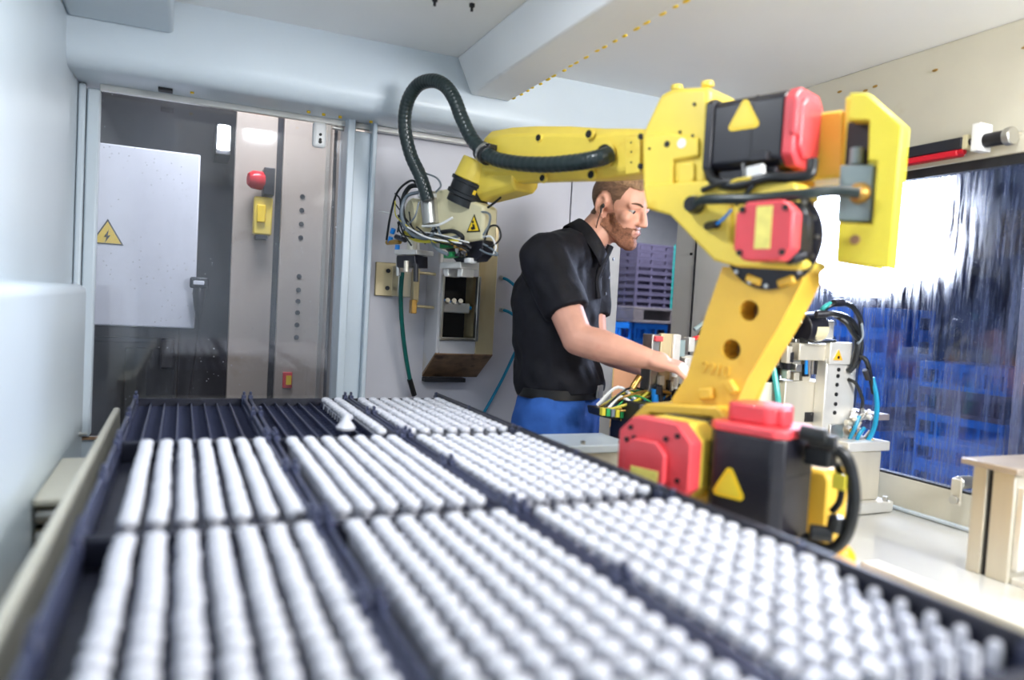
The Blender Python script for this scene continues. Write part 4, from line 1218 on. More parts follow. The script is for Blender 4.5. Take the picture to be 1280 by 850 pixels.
# placket with buttons down the front
pa = [nb - nd * .02 + fwd_b * .085, che + fwd_b * .137 + Vector((0, 0, .10)), che + fwd_b * .146 + Vector((0, 0, .03))]
MB().tube([q_ + fwd_b * .0 for q_ in pa], .012, 8).build('placket', 'shirt_black', shirt)
for t_ in (.25, .6, .9):
    q_ = pa[0].lerp(pa[2], t_) + fwd_b * .018
    MB().cyl(q_, q_ + fwd_b * .003, .0055, n=10).build('button', 'dark_steel', shirt)
# trousers, belt, shoes
tr_ = MB()
tr_.cap(pel - lft * .04 + Vector((0, 0, .055)), .122, pel - lft * .05, .128).cap(pel + lft * .04 + Vector((0, 0, .055)), .122, pel + lft * .05, .128)
for h_, k_, a_ in ((rhip, rkn, ran), (lhip, lkn, lan)):
    tr_.cap(h_, .112, k_, .088).cap(k_, .088, a_ + Vector((0, 0, .01)), .075)
tr_.cap(pel + Vector((0, 0, .055)), .132, pel + Vector((0, 0, -.03)), .134)
tmesh = remesh(tr_, .009, 6, 'trouser_mesh')
bs = bmesh.new()
bs.from_mesh(tmesh)
cut(pel + Vector((0, 0, .105)), Vector((.03, -.03, 1)))
cut(Vector((0, 0, .035)), Vector((0, 0, -1)))
bs.normal_update()
for v_ in bs.verts:
    q_ = v_.co
    v_.co = q_ + v_.normal * (noise.noise(Vector((q_.x * 14, q_.y * 14, q_.z * 5))) * .014 + noise.noise(Vector((q_.x * 34, q_.y * 34, q_.z * 9))) * .0035)
bs.to_mesh(tmesh)
bs.free()
trs = link(tmesh, 'trousers', 'trouser_blue', man)
sd = trs.modifiers.new('thick', 'SOLIDIFY')
sd.thickness = .003
def band(z, hx, hy, h_, t_):
    m_ = MB()
    vs, fs = [], []
    for i in range(40):
        a_ = 2 * math.pi * i / 40
        o_ = pel + lft * math.cos(a_) * hx + fwd_b * math.sin(a_) * hy
        o_ = Vector((o_.x, o_.y, pel.z + z))
        n_ = (lft * math.cos(a_) + fwd_b * math.sin(a_))
        vs += [o_, o_ + Vector((0, 0, h_)), o_ + n_ * t_ + Vector((0, 0, h_)), o_ + n_ * t_]
    for i in range(40):
        for j in range(4):
            fs.append((i * 4 + j, i * 4 + (j + 1) % 4, ((i + 1) % 40) * 4 + (j + 1) % 4, ((i + 1) % 40) * 4 + j))
    return m_.add(vs, fs)
bl = band(.070, .166, .128, .030, .004).build('belt', 'belt', man)
bq = pel + fwd_b * .137 + Vector((0, 0, .095))
Mb = Matrix.Translation(bq) @ Matrix.Rotation(math.atan2(fwd_b.y, fwd_b.x), 4, 'Z')
MB().bx(-.002, .006, -.024, .024, -.02, .02, Mb).build('buckle', 'steel', bl, .002)
pk = pel - lft * .155 - fwd_b * .03 + Vector((0, 0, -.03))
Mp = Matrix.Translation(pk) @ Matrix.Rotation(math.atan2(-lft.y, -lft.x) - .3, 4, 'Z')
MB().bx(.014, .020, -.05, .05, -.075, .03, Mp).build('back_pocket', 'trouser_blue', trs, .003)
MB().bx(.0195, .0215, .022, .046, -.008, .0, Mp).build('pocket_tag', 'rust_metal', trs)
for a_ in (ran, lan):
    b_ = Vector((a_.x, a_.y, 0))
    s_ = MB().cap(b_ + Vector((0, 0, .045)) - fwd_b * .05, .043, b_ + Vector((0, 0, .042)) + fwd_b * .15, .041)
    sm3 = remesh(s_, .008, 3, 'shoe_mesh')
    for v_ in sm3.vertices:
        v_.co.z = max(v_.co.z, 0.002)
    link(sm3, 'shoe', 'belt', man)

# ---------------------------------------------------------------- work station by the window
st = thing('press_station', 'aluminium press station with drilled white upright, valves and cable loops', 'machine', (1.75, 1.65, .80))
S0 = Vector((-1.75, -1.65, -.80))
def sp(m, name, mt, bev=.003):
    return m.build(name, mt, st, bev, loc=S0)
YF = 1.62
def qbox(a, b, y0, y1, name, mt, bev=.003):
    return sp(B(min(a[0], b[0]), max(a[0], b[0]), y0, y1, min(a[1], b[1]), max(a[1], b[1])), name, mt, bev)
qbox((1.628,1.177), (1.810,0.874), 1.66, 1.80, 'body', 'alu')
up = qbox((1.743,1.249), (1.866,0.882), 1.62, 1.66, 'upright_plate', 'alu_bright')
qbox((1.767,1.055), (1.823,0.921), 1.612, 1.62, 'slide_strip', 'steel')
for p_ in ((1.791,1.217), (1.790,1.198), (1.789,1.172), (1.789,1.143), (1.789,1.114), (1.788,1.088)):
    MB().cyl((p_[0], 1.621, p_[1]), (p_[0], 1.617, p_[1]), .006, n=12).build('hole', 'print_black', up, loc=None)
qbox((1.643,1.290), (1.839,1.241), 1.63, 1.76, 'top_block', 'alu')
qbox((1.744,1.299), (1.835,1.232), 1.612, 1.632, 'front_bracket', 'alu_bright')
t0 = (1.776,1.256)
pts = [(t0[0] + math.sin(a_) * .020, t0[1] + math.cos(a_) * .020) for a_ in (0, 2.094, 4.189)]
sp(MB().prism(pts, 'y', 1.609, 1.612), 'warning_sign', 'amber', 0)
p_ = t0
sp(MB().cyl((p_[0], 1.609, p_[1] - .002), (p_[0], 1.6075, p_[1] - .002), .005, n=10), 'sign_pictogram', 'print_black', 0)
qbox((1.712,1.084), (1.760,1.055), 1.655, 1.665, 'maker_plate', 'dark_steel', .001)
# actuator with round end on the top
sp(MB().cyl((1.669,1.660,1.334), (1.738,1.660,1.342), .045, n=24), 'motor_end', 'motor_black', .003)
sp(MB().cyl((1.689,1.655,1.335), (1.739,1.655,1.337), .040, n=24), 'gear_housing', 'cream_body', .003)
qbox((1.689,1.367), (1.758,1.312), 1.64, 1.70, 'actuator', 'alu', .006)
qbox((1.723,1.361), (1.774,1.306), 1.63, 1.68, 'actuator_end', 'alu_bright', .004)
rs = random.Random(11)
for i in range(26):
    c0 = Vector((rs.uniform(1.61, 1.74), rs.uniform(1.64, 1.70), rs.uniform(1.19, 1.29)))
    s_ = [rs.uniform(.006, .016) for k in range(3)]
    sp(B(c0.x - s_[0], c0.x + s_[0], c0.y - s_[1], c0.y + s_[1], c0.z - s_[2] * 1.6, c0.z + s_[2] * 1.6), 'small_block', rs.choice(['alu', 'steel', 'alu_bright', 'dark_steel', 'alu']), .002)
for i in range(16):
    c0 = Vector((rs.uniform(1.60, 1.70), rs.uniform(1.66, 1.74), rs.uniform(1.30, 1.40)))
    d0 = Vector((rs.uniform(-1, 1), rs.uniform(-1, 0), rs.uniform(-1, 1))).normalized() * rs.uniform(.02, .05)
    sp(MB().cyl(c0, c0 + d0, rs.uniform(.005, .012), n=10), 'fitting', rs.choice(['alu', 'steel', 'dark_steel', 'motor_black', 'brass']), .001)
for i in range(4):
    sp(MB().cyl((1.685 + i * .012, 1.64, 1.20), (1.68 + i * .014, 1.64, 1.27), .005, n=8), 'guide_pin', rs.choice(['steel', 'blue_fitting', 'dark_steel']), 0)
# dark round drum and column at the left of the station
sp(MB().cyl((1.60, 1.76, 1.17), (1.60, 1.76, 1.31), .075, n=28), 'drum', 'motor_black', .004)
sp(MB().cyl((1.60, 1.76, .80), (1.60, 1.76, 1.17), .085, n=28), 'drum_foot', 'alu', .004)
qbox((1.615,1.291), (1.695,1.272), 1.67, 1.80, 'drum_lid', 'dark_steel')
for pts, r_, m_ in (
    ([(1.701,1.620,1.380), (1.712,1.600,1.402), (1.755,1.600,1.415), (1.808,1.600,1.404), (1.845,1.600,1.363), (1.855,1.610,1.320)], .0075, 'black_rubber'),
    ([(1.698,1.620,1.379), (1.694,1.600,1.398), (1.718,1.600,1.411)], .0065, 'teal_hose'),
    ([(1.680,1.620,1.374), (1.716,1.590,1.381), (1.781,1.590,1.370), (1.820,1.590,1.339), (1.844,1.600,1.311)], .009, 'black_rubber'),
    ([(1.740,1.600,1.377), (1.765,1.580,1.356), (1.793,1.580,1.329), (1.829,1.590,1.311)], .007, 'black_rubber'),
    ([(1.840,1.600,1.320), (1.838,1.600,1.272), (1.837,1.610,1.233), (1.831,1.620,1.213)], .011, 'black_rubber'),
    ([(1.849,1.600,1.325), (1.855,1.600,1.273), (1.851,1.610,1.224)], .007, 'black_rubber'),
    ([(1.843,1.600,1.261), (1.854,1.580,1.251), (1.874,1.580,1.213), (1.898,1.580,1.151)], .007, 'black_rubber'),
    ([(1.886,1.580,1.199), (1.901,1.570,1.133), (1.902,1.570,1.061), (1.886,1.580,1.006), (1.872,1.600,0.983)], .0072, 'cyan_hose'),
    ([(1.833,1.620,1.189), (1.845,1.600,1.177), (1.877,1.600,1.129), (1.874,1.600,1.092)], .005, 'black_rubber'),
    ([(1.836,1.600,1.013), (1.830,1.580,1.046), (1.845,1.580,1.084)], .006, 'cyan_hose'),
    ([(1.862,1.600,0.984), (1.848,1.580,1.024), (1.869,1.580,1.048)], .006, 'cyan_hose'),
    ([(1.652,1.640,1.302), (1.673,1.600,1.296), (1.740,1.590,1.303)], .004, 'black_rubber'),
    ([(1.844,1.600,1.373), (1.845,1.590,1.321), (1.827,1.590,1.297)], .004, 'cable_grey'),
):
    sp(MB().tube(pts, r_, 8, 5), 'hose', m_, 0)
for p_, q_ in (((1.730,1.600,1.412), (1.768,1.600,1.416)), ((1.665,1.600,1.376), (1.698,1.590,1.380)), ((1.857,1.580,1.222), (1.873,1.580,1.194))):
    sp(MB().cyl(p_, q_, .011, n=10), 'hose_plug', 'motor_black', .001)
for i in range(16):
    c0 = Vector((1.871,1.600,1.056)) + Vector((rs.uniform(-.03, .04), rs.uniform(-.02, .02), rs.uniform(-.045, .045)))
    d0 = Vector((rs.uniform(-1, 1), rs.uniform(-1, .2), rs.uniform(-1, 1))).normalized() * .028
    sp(MB().cyl(c0, c0 + d0, rs.uniform(.004, .009), n=10), 'valve_fitting', rs.choice(['alu', 'steel', 'alu_bright', 'brass', 'alu_bright']), .001)
o = MB().tube([(1.598,1.700,1.282), (1.598,1.680,1.212), (1.602,1.660,1.132), (1.613,1.660,1.073)], .0085, 8).build('teal_hose', 'teal_hose')
tag(o, 'teal hose hanging between the upper arm and the press station', 'hose')
# pedestal under the valves
pd = thing('pedestal', 'grey cast pedestal with flat top plate at the foot of the window', 'pedestal', (1.87, 1.60, .80))
P0 = Vector((-1.87, -1.60, -.80))
a_, b_ = (1.830,0.984), (1.922,0.835)
B(a_[0] - .05, b_[0] + .0, 1.555, 1.66, .835, a_[1]).build('column', 'alu', pd, .006, loc=P0)
B(a_[0] - .06, b_[0] + .02, 1.545, 1.67, a_[1], a_[1] + .028).build('top_plate', 'alu_bright', pd, .003, loc=P0)
B(a_[0] - .10, b_[0] + .035, 1.53, 1.69, .802, .835).build('foot_plate', 'alu_bright', pd, .004, loc=P0)
for x in (b_[0] + .012, a_[0] - .075):
    MB().cyl((x, 1.542, .835), (x, 1.542, .848), .008, n=10).build('bolt', 'steel', pd, 0, loc=P0)
tag(MB().bx(1.93, 2.0, 1.60, 1.75, 1.065, 1.085).build('sill_shelf', 'pallet_grey', None, .003), 'small grey shelf plate behind the cyan hoses at the window', 'shelf')

# ---------------------------------------------------------------- fixture the operator works on
fx = thing('test_fixture', 'steel test fixture with upright plates and wiring behind the upper arm', 'machine', (1.33, 1.80, .80))
F0 = Vector((-1.33, -1.80, -.80))
def fp(m, name, mt, bev=.002):
    return m.build(name, mt, fx, bev, loc=F0)
def fq(a, b, y0, y1, name, mt, bev=.002):
    return fp(B(min(a[0], b[0]), max(a[0], b[0]), y0, y1, min(a[1], b[1]), max(a[1], b[1])), name, mt, bev)
fq((1.186,1.097), (1.467,0.964), 1.75, 1.90, 'base_block', 'dark_steel', .004)
fp(B(1.20, 1.50, 1.76, 1.89, .80, 1.02), 'stand', 'cream_paint', .004)
fq((1.249,1.292), (1.276,1.125), 1.80, 1.85, 'edge_plate', 'steel')
fq((1.273,1.288), (1.296,1.133), 1.81, 1.86, 'dark_plate', 'seam')
fq((1.279,1.296), (1.344,1.130), 1.80, 1.815, 'face_plate', 'stained_metal')
fq((1.317,1.295), (1.342,1.131), 1.79, 1.83, 'edge_plate', 'alu_bright')
fq((1.346,1.279), (1.367,1.230), 1.80, 1.83, 'blue_block', 'blue_grey')
fq((1.371,1.231), (1.441,1.098), 1.82, 1.88, 'side_block', 'alu')
fq((1.395,1.287), (1.417,1.244), 1.82, 1.85, 'bracket', 'alu_bright')
fq((1.363,1.226), (1.383,1.126), 1.79, 1.82, 'edge_plate', 'alu_bright')
fq((1.253,1.288), (1.280,1.273), 1.79, 1.80, 'red_tab', 'red')
fp(MB().cyl((1.260,1.790,1.135), (1.266,1.790,1.093), .010, n=12), 'fitting', 'blue_fitting', .001)
fp(MB().cyl((1.275,1.790,1.149), (1.283,1.790,1.091), .010, n=12), 'fitting', 'dark_steel', .001)
for i in range(10):
    c0 = Vector((1.298,1.790,1.150)) + Vector((rs.uniform(-.04, .07), rs.uniform(-.01, .03), rs.uniform(-.04, .02)))
    fp(B(c0.x - .008, c0.x + .008, c0.y - .008, c0.y + .008, c0.z - .014, c0.z + .014), 'clamp', rs.choice(['dark_steel', 'steel', 'alu', 'motor_black']), .002)
for pts, m_ in (([(1.446,1.840,1.292), (1.446,1.820,1.315), (1.469,1.820,1.328)], 'black_rubber'), ([(1.455,1.840,1.263), (1.461,1.820,1.284), (1.484,1.820,1.295)], 'black_rubber'), ([(1.427,1.840,1.311), (1.455,1.840,1.329), (1.479,1.840,1.338)], 'blue_grey'), ([(1.423,1.840,1.282), (1.445,1.830,1.288), (1.476,1.830,1.269)], 'lamp_red')):
    fp(MB().tube(pts, .007, 8), 'plug_cable', m_, 0)
for i in range(20):
    x0 = rs.uniform(0, 1)
    p0 = Vector((1.129,1.860,1.065)) + Vector((rs.uniform(0, .03), rs.uniform(-.02, .03), rs.uniform(-.02, .01)))
    p3 = Vector((1.280,1.800,1.106)) + Vector((rs.uniform(-.01, .07), rs.uniform(-.02, .03), rs.uniform(-.03, .03)))
    p1 = p0.lerp(p3, .35) + Vector((0, rs.uniform(-.03, .02), rs.uniform(-.03, .05)))
    p2 = p0.lerp(p3, .7) + Vector((0, rs.uniform(-.03, .02), rs.uniform(-.03, .03)))
    fp(MB().tube([p0, p1, p2, p3], rs.uniform(.0025, .005), 6, 5), 'wire', rs.choice(['cable_yellow', 'black_rubber', 'cable_grey', 'cable_yellow', 'black_rubber', 'brass', 'green_plastic', 'white_plastic', 'blue_fitting']), 0)
fp(MB().prism([(1.113,1.070), (1.262,1.064), (1.266,1.021), (1.223,1.026), (1.120,1.046)], 'y', 1.84, 1.92), 'terminal_rail', 'dark_steel', .003)
for i in range(9):
    c0 = Vector((1.118,1.058)[:1] + (1.84,) + (1.118,1.058)[1:]) + Vector((i * .016, 0, .004 - i * .002))
    fp(B(c0.x - .006, c0.x + .006, 1.828, 1.842, c0.z - .010, c0.z + .012), 'terminal', ('cable_yellow', 'green_plastic', 'cable_grey')[i % 3], .001)
fp(MB().cyl((1.228,1.820,1.169), (1.203,1.820,1.131), .010, n=12), 'knob', 'brass', .002)
fp(B(1.27, 1.33, 1.80, 1.86, 1.08, 1.13), 'black_block', 'motor_black', .006)

# ---------------------------------------------------------------- profile post and window hardware
pp = thing('profile_post', 'square aluminium profile post with flat brown top plate on the bed', 'post', (1.74, 1.05, .80))
R0 = Vector((-1.74, -1.05, -.80))
a_ = (1.681,1.047)
zt = a_[1]
B(1.681, 1.745, 1.082, 1.116, .80, zt).build('profile', 'alu', pp, .003, loc=R0)
B(1.690, 1.745, 1.070, 1.082, .80, zt).build('groove', 'seam', pp, 0, loc=R0)
B(1.681, 1.745, 1.020, 1.070, .80, zt).build('profile', 'alu', pp, .003, loc=R0)
B(1.655, 1.90, 1.00, 1.13, zt, zt + .014).build('top_plate', 'plate_tan', pp, .003, loc=R0)
B(1.690, 1.715, 1.004, 1.020, .83, zt - .03).build('slide_rail', 'alu_bright', pp, .003, loc=R0)
B(1.722, 1.750, .99, 1.020, .84, zt - .01).build('slide_rail', 'alu_bright', pp, .003, loc=R0)
B(1.69, 1.80, .94, 1.018, .80, .815).build('foot_angle', 'alu_bright', pp, .003, loc=R0)
for x in (1.71, 1.76):
    MB().lathe([(0, 0), (.012, 0), (.012, .010), (.008, .010), (.008, .018), (0, .018)], (x, .975, .815), n=6).build('bolt', 'steel', pp, 0, loc=R0)
lt = thing('window_latch', 'small steel roller latch on the window sill beside the profile post', 'latch', (2.0, 1.28, .90))
L0 = Vector((-2.0, -1.28, -.90))
c0 = Vector((1.985,1.338,0.937))
MB().cyl(c0 + Vector((-.03, 0, 0)), c0 + Vector((.024, 0, 0)), .018, n=16).build('roller', 'steel', lt, .003, loc=L0)
MB().bx(c0.x - .04, c0.x - .032, c0.y - .018, c0.y + .012, c0.z - .06, c0.z + .012).build('arm', 'alu', lt, .003, loc=L0)
MB().cyl(c0 + Vector((-.05, -.004, -.045)), c0 + Vector((-.03, -.004, -.045)), .012, n=12).build('bolt', 'steel', lt, .001, loc=L0)
lb = thing('door_cylinder', 'black and red bar with silver coupling mounted above the window', 'cylinder', (1.98, 1.4, 1.83))
D0 = Vector((-1.98, -1.4, -1.83))
def lp(m, name, mt, bev=.003):
    return m.build(name, mt, lb, bev, loc=D0)
y_e = (1.970,1.409,1.870)[1]
lp(B(1.955, 1.995, y_e, 2.02, 1.856, 1.888), 'bar', 'motor_black')
lp(B(1.955, 1.99, y_e + .01, 2.02, 1.838, 1.855), 'red_strip', 'lamp_red', .004)
lp(MB().cyl((1.965, y_e + .012, 1.848), (1.965, y_e - .006, 1.848), .009, n=12), 'red_plug', 'lamp_red', .001)
lp(B(1.955, 1.99, y_e - .018, y_e - .002, 1.853, 1.892), 'end_block', 'cream_body')
lp(B(1.945, 1.995, y_e - .06, y_e - .034, 1.84, 1.915), 'bracket', 'white_plastic')
lp(MB().cyl((1.968, y_e - .018, 1.872), (1.968, y_e - .06, 1.872), .010, n=12), 'piston_rod', 'dark_steel', 0)
lp(MB().cyl((1.968, y_e - .06, 1.868), (1.968, y_e - .115, 1.868), .019, n=16), 'coupling', 'dark_steel', .003)
lp(MB().cyl((1.968, y_e - .115, 1.868), (1.968, y_e - .135, 1.868), .024, n=16), 'coupling_end', 'steel', .003)

# ---------------------------------------------------------------- parts low on the left
cb = thing('conveyor_bracket', 'cream conveyor bracket with two steel rollers below the cover panel', 'bracket', (-0.22, 1.5, .80))
C0 = Vector((.22, -1.5, -.80))
B(-.234, -.164, 1.556, 1.92, .940, .954).build('bracket_plate', 'cream_paint', cb, .004, loc=C0)
B(-.234, -.164, 1.90, 1.92, .60, .940).build('bracket_back', 'cream_paint', cb, .004, loc=C0)
for z in (.915, .872):
    MB().cyl((-.234, 1.60, z), (-.166, 1.60, z), .019, n=18).build('roller', 'steel', cb, .002, loc=C0)
B(-.234, -.164, 1.63, 1.65, .62, .938).build('slot_back', 'seam', cb, 0, loc=C0)
B(-.234, -.18, .7, 1.5, .60, .635).build('tray_base', 'cream_paint', cb, .003, loc=C0)
o = MB().bx(-.233, -.185, .40, 1.57, .790, .836).build('wooden_beam', 'wood', None, .004)
tag(o, 'brown wooden beam lying beside the cream table rail', 'beam')
bs_ = MB().lathe([(0, 0), (.007, 0), (.007, .006), (.004, .006), (.004, .018), (0, .018)], (-.235, 2.24, .95), (1, 0, 0), 10).build('cover_screw', 'steel', None)
tag(bs_, 'small steel screw sticking out of the left cover panel', 'screw')

# ---------------------------------------------------------------- behind the sliding door
cbn = thing('switch_cabinet', 'white switch cabinet with yellow lightning warning sign behind the glass door', 'cabinet', (-.1, 3.35, 1.0))
K0 = Vector((.1, -3.35, -1.0))
tl0 = (-0.324,1.891); br0 = (0.053,1.197)
B(tl0[0] - .15, br0[0], 3.30, 3.62, br0[1] - .01, tl0[1] - .0).build('body', 'cabinet_white', cbn, .006, loc=K0)
sg = (-0.270,1.544)
for nm, mt, sc_, dk in (('sign_border', 'print_black', 1.0, .0015), ('sign_face', 'sticker_yellow', .84, .003)):
    MB().prism([(sg[0] + math.sin(a_) * .066 * sc_, sg[1] - .008 + math.cos(a_) * .066 * sc_) for a_ in (0, 2.094, 4.189)], 'y', 3.30, 3.30 - dk).build(nm, mt, cbn, 0, loc=K0)
bolt = [(.006, .034), (-.014, -.004), (-.002, -.002), (-.010, -.032), (.014, .006), (.002, .004)]
MB().prism([(sg[0] + u * .8, sg[1] - .010 + v * .8) for u, v in bolt], 'y', 3.297, 3.2955).build('lightning_bolt', 'print_black', cbn, 0, loc=K0)
dm = thing('dark_machine', 'dark machine base standing under the white switch cabinet', 'machine', (-.1, 3.4, 0))
B(-.55, .10, -.02, .50, 0, br0[1] - .012).build('housing', 'machine_dark', dm, .01)
B(-.10, .085, -.05, -.02, .45, 1.10).build('door_panel', 'seam', dm, .006)
MB().bx(.03, .08, -.08, -.02, 1.02, 1.14).build('arm_bracket', 'machine_dark', dm, .006)
MB().bx(-.5, .02, -.045, -.02, 1.12, 1.14).build('handrail', 'dark_steel', dm, .003)
bc = thing('beacon', 'red round warning beacon on a dark bracket on the tan panel', 'beacon', (.44, 3.4, 1.85))
q0 = (0.265,1.821)
E0 = Vector((-.44, -3.4, -1.85))
MB().lathe([(0, 0), (.036, 0), (.040, .010), (.038, .045), (.026, .062), (0, .066)], (q0[0] + .035, 3.34, q0[1]), (-1, -.2, 0), 20).build('lens', 'lamp_red', bc, 0, loc=E0)
B(q0[0] + .035, q0[0] + .08, 3.31, 3.40, q0[1] - .06, q0[1] + .055).build('bracket', 'dark_steel', bc, .004, loc=E0)
q1 = (0.298,1.675)
yk = thing('switch_box', 'yellow safety switch box on the tan panel below the beacon', 'box', (.44, 3.4, 1.65))
Z0 = Vector((-.44, -3.4, -1.65))
B(q1[0] - .03, q1[0] + .045, 3.34, 3.40, q1[1] - .08, q1[1] + .08).build('case', 'yellow', yk, .006, loc=Z0)
B(q1[0] - .018, q1[0] + .016, 3.325, 3.34, q1[1] - .03, q1[1] + .045).build('flap', 'sticker_yellow', yk, .004, loc=Z0)
B(q1[0] - .02, q1[0] + .03, 3.345, 3.40, q1[1] - .10, q1[1] - .08).build('plug', 'dark_steel', yk, .003, loc=Z0)
q2 = (0.064,1.367)
hh = thing('hand_unit', 'small hand-held unit hanging on its cable next to the cabinet', 'remote', (.16, 3.25, 1.4))
N0 = Vector((-.16, -3.25, -1.4))
B(q2[0] - .035, q2[0] + .035, 3.23, 3.27, q2[1] - .015, q2[1] + .03).build('head', 'dark_steel', hh, .008, loc=N0)
B(q2[0] - .022, q2[0] + .018, 3.222, 3.23, q2[1] - .0, q2[1] + .016).build('display', 'cabinet_white', hh, .002, loc=N0)
MB().lathe([(0, 0), (.022, 0), (.024, .02), (.018, .07), (.008, .12), (0, .13)], (q2[0], 3.25, q2[1] - .015), (0, 0, -1), 14).build('grip', 'machine_dark', hh, 0, loc=N0)
MB().tube([(q2[0], 3.25, q2[1] - .13), (q2[0] + .0, 3.25, q2[1] - .25), (q2[0] - .02, 3.26, q2[1] - .45), (q2[0] - .03, 3.28, q2[1] - .8)], .006, 6).build('cable', 'machine_dark', hh, 0, loc=N0)
o = B(-.02, .02, -.012, .0, -.035, .035).build('emergency_label', 'red', None, .002, loc=(0.44, 3.40, .97))
tag(o, 'small red and yellow switch plate low on the tan panel', 'switch')
B(-.006, .016, -.016, -.012, -.02, .02).build('yellow_plate', 'sticker_yellow', o)
tl2 = thing('glare_tube', 'short glowing tube added behind the glass door as its lamp glare', 'lamp', (.16, 3.9, 2.0))  # added glowing tube, stands in for a lamp reflection in the door
MB().cyl((.16 - .16, -.05, .13), (.16 - .16, -.05, .02), .028, n=14).build('tube', 'led_bar', tl2)
B(-.035, .035, -.02, .25, .0, .15).build('housing', 'dark_steel', tl2, .004)

# ---------------------------------------------------------------- hall: crate stacks, work light, posts
def crate_mesh(L, W_, Hh, ribs_x, ribs_y):
    m_ = MB()
    t_ = .034
    m_.bx(t_ * 2, L - t_ * 2, t_ * 2, W_ - t_ * 2, 0, Hh)
    for z0_, z1_ in ((Hh * .70, Hh), (0, Hh * .18)):
        m_.bx(0, L, 0, .016, z0_, z1_).bx(0, L, W_ - .016, W_, z0_, z1_).bx(0, .016, .016, W_ - .016, z0_, z1_).bx(L - .016, L, .016, W_ - .016, z0_, z1_)
    for i in range(ribs_x + 1):
        x = (L - .014) * i / ribs_x
        m_.bx(x, x + .014, .002, .016, Hh * .18, Hh * .70).bx(x, x + .014, W_ - .016, W_ - .002, Hh * .18, Hh * .70)
    for i in range(ribs_y + 1):
        y = (W_ - .014) * i / ribs_y
        m_.bx(.002, .016, y, y + .014, Hh * .18, Hh * .70).bx(L - .016, L - .002, y, y + .014, Hh * .18, Hh * .70)
    return m_
names = ('lowest', 'second from the bottom', 'third from the bottom', 'fourth from the bottom', 'fifth from the bottom', 'fourth from the top', 'third from the top', 'second from the top', 'topmost')
cr = None
zb = 1.395
for i in range(9):
    if cr is None:
        cr = crate_mesh(.60, .40, .046, 5, 3).build('flat_crate', 'crate_black')
        o = cr
    else:
        o = cr.copy(); COL.objects.link(o)
    o.location = (2.765, 4.22, zb + i * .0475)
    tag(o, 'flat black plastic crate, %s of the stack behind the operator' % names[i], 'crate', 'black crate stack behind the operator')
pal = thing('pallet', 'dark grey pallet under the black crate stack', 'pallet', (2.765, 4.22, 1.29))
B(-.02, .66, -.03, .45, .085, .103).build('deck', 'pallet_grey', pal, .003)
for x in (-.02, .28, .58):
    B(x, x + .08, -.03, .45, .018, .085).build('skid', 'pallet_grey', pal, .003)
B(-.02, .66, -.03, .45, 0, .018).build('bottom_deck', 'pallet_grey', pal, .003)
o = B(0, .012, -.004, 0, 0, .44).build('strap', 'teal_hose', None, 0, loc=(3.055, 4.2195, 1.393))
tag(o, 'thin teal strap running down the black crate stack', 'strap')
lev = ('lowest', 'second from the floor', 'third from the floor', 'fourth from the floor', 'fifth from the floor', 'sixth from the floor', 'fourth from the top', 'third from the top', 'second from the top', 'topmost')
stk = ('nearest the operator', 'second from the operator', 'third from the operator', 'farthest from the operator')
for n_, (x, pat) in enumerate(((2.50, 'kkkkkkkkkb'), (2.79, 'bkkbbbkbbb'), (3.08, 'kkkkkkkbkk'), (3.37, 'bbbbkkbbkb'))):
    proto = {}
    for i, ch in enumerate(pat):
        mt = 'crate_blue' if ch == 'b' else 'crate_black'
        if ch not in proto:
            proto[ch] = crate_mesh(.27, .38, .1255, 3, 3).build('crate', mt)
            o = proto[ch]
        else:
            o = proto[ch].copy(); COL.objects.link(o)
        o.location = (x, 4.24, .001 + i * .1288)
        tag(o, '%s crate, %s, in the mixed stack %s' % ('blue' if ch == 'b' else 'black', lev[i], stk[n_]), 'crate', 'stacked crates below the pallet')
cbx = thing('cardboard_box', 'tan cardboard box on a stand behind the forearm of the operator', 'box', (1.95, 3.3, 0))
B(-.22, .22, -.15, .2, .78, 1.10).build('carton', 'cardboard', cbx, .004)
B(-.02, .02, -.1505, .2005, .779, 1.1005).build('tape', 'wood', cbx)
B(-.2, .2, -.13, .18, 0, .78).build('stand', 'pallet_grey', cbx, .004)
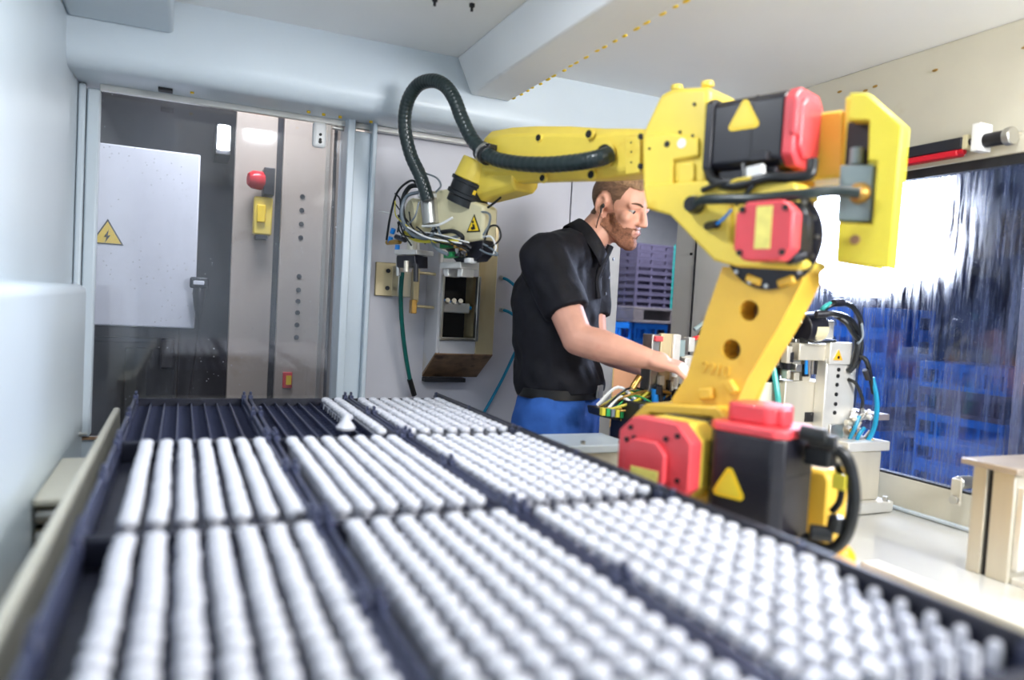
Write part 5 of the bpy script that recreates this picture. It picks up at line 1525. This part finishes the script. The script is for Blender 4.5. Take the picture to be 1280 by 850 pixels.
# blue crates and posts outside the window
lev2 = ('lowest', 'second', 'third', 'fourth', 'fifth', 'sixth', 'seventh', 'eighth', 'ninth', 'tenth')
for gx, (x, y, nn, nm) in enumerate(((3.9, 2.45, 8, 'behind the floodlight'), (4.2, 1.9, 6, 'behind the steel posts'), (3.8, 3.1, 10, 'tallest of all'), (4.6, 1.3, 5, 'behind the rack'))):
    for i in range(nn):
        mt = 'crate_blue' if (i * 7 + gx) % 5 != 2 else 'crate_black'
        o = crate_mesh(.40, .50, .145, 3, 4).build('stacking_crate', mt)
        o.location = (x, y, .001 + i * .1465)
        tag(o, '%s crate, %s from the floor, in the window-side stack %s' % ('blue' if mt == 'crate_blue' else 'black', lev2[i], nm), 'crate', 'crates beyond the side window')
for (x, y, lab) in ((3.05, 1.86, 'thin pale steel post beyond the window, nearer the press station'), (3.2, 1.62, 'thin pale steel post beyond the window, nearer the profile post')):
    t_ = thing('steel_post', lab, 'post', (x, y, 0))
    B(-.02, .02, -.02, .02, .012, 1.75).build('shaft', 'pallet_grey', t_, .003)
    B(-.07, .07, -.07, .07, 0, .012).build('foot', 'dark_steel', t_, .002)
rk = thing('rack', 'dark rack with two shelf beams beyond the window', 'rack', (3.6, 1.2, 0))
for y in (-.6, .9):
    B(-.03, .03, y - .03, y + .03, 0, 2.0).build('upright', 'navy_wall', rk, .003)
for z in (.7, 1.05, 1.75):
    B(-.025, .025, -.57, .87, z, z + .06).build('beam', 'pallet_grey', rk, .003)
wlm = thing('work_light', 'bright round white floodlight on a stand beyond the window', 'lamp', (2.76, 2.41, 0), math.radians(131))
MB().lathe([(0, 0), (.10, 0), (.34, .06), (.35, .07), (.35, .10), (0, .10)], (0, -.12, 1.80), (0, 1, 0), 12).build('reflector', 'dark_steel', wlm, .004)
MB().lathe([(0, 0), (.33, 0), (.33, .012), (.2, .03), (0, .036)], (0, -.02, 1.80), (0, 1, 0), 12).build('diffuser', 'lamp_panel', wlm)
MB().cyl((0, -.10, 0), (0, -.10, 1.56), .02, n=12).build('pole', 'dark_steel', wlm)
MB().lathe([(0, 0), (.2, 0), (.2, .02), (0, .03)], (0, -.10, 0), n=20).build('base', 'dark_steel', wlm)
# ceiling lamps of the cell; the oblong one is an added, unseen fill
for (x, y, hx, hy, lab) in ((.028, 1.585, .02, .05, 'narrow lamp under the cell ceiling, nearer the left wall'), (.337, 1.37, .06, .06, 'square lamp under the cell ceiling above the trays'), (1.35, .95, .13, .05, 'oblong added fill lamp under the cell ceiling above the robot base')):
    fl_ = thing('ceiling_lamp', lab, 'lamp', (x, y, 2.17))
    B(-hx - .012, hx + .012, -hy - .012, hy + .012, -.014, 0).build('housing', 'white_paint', fl_, .003)
    B(-hx, hx, -hy, hy, -.018, -.014).build('diffuser', 'led_bar', fl_)
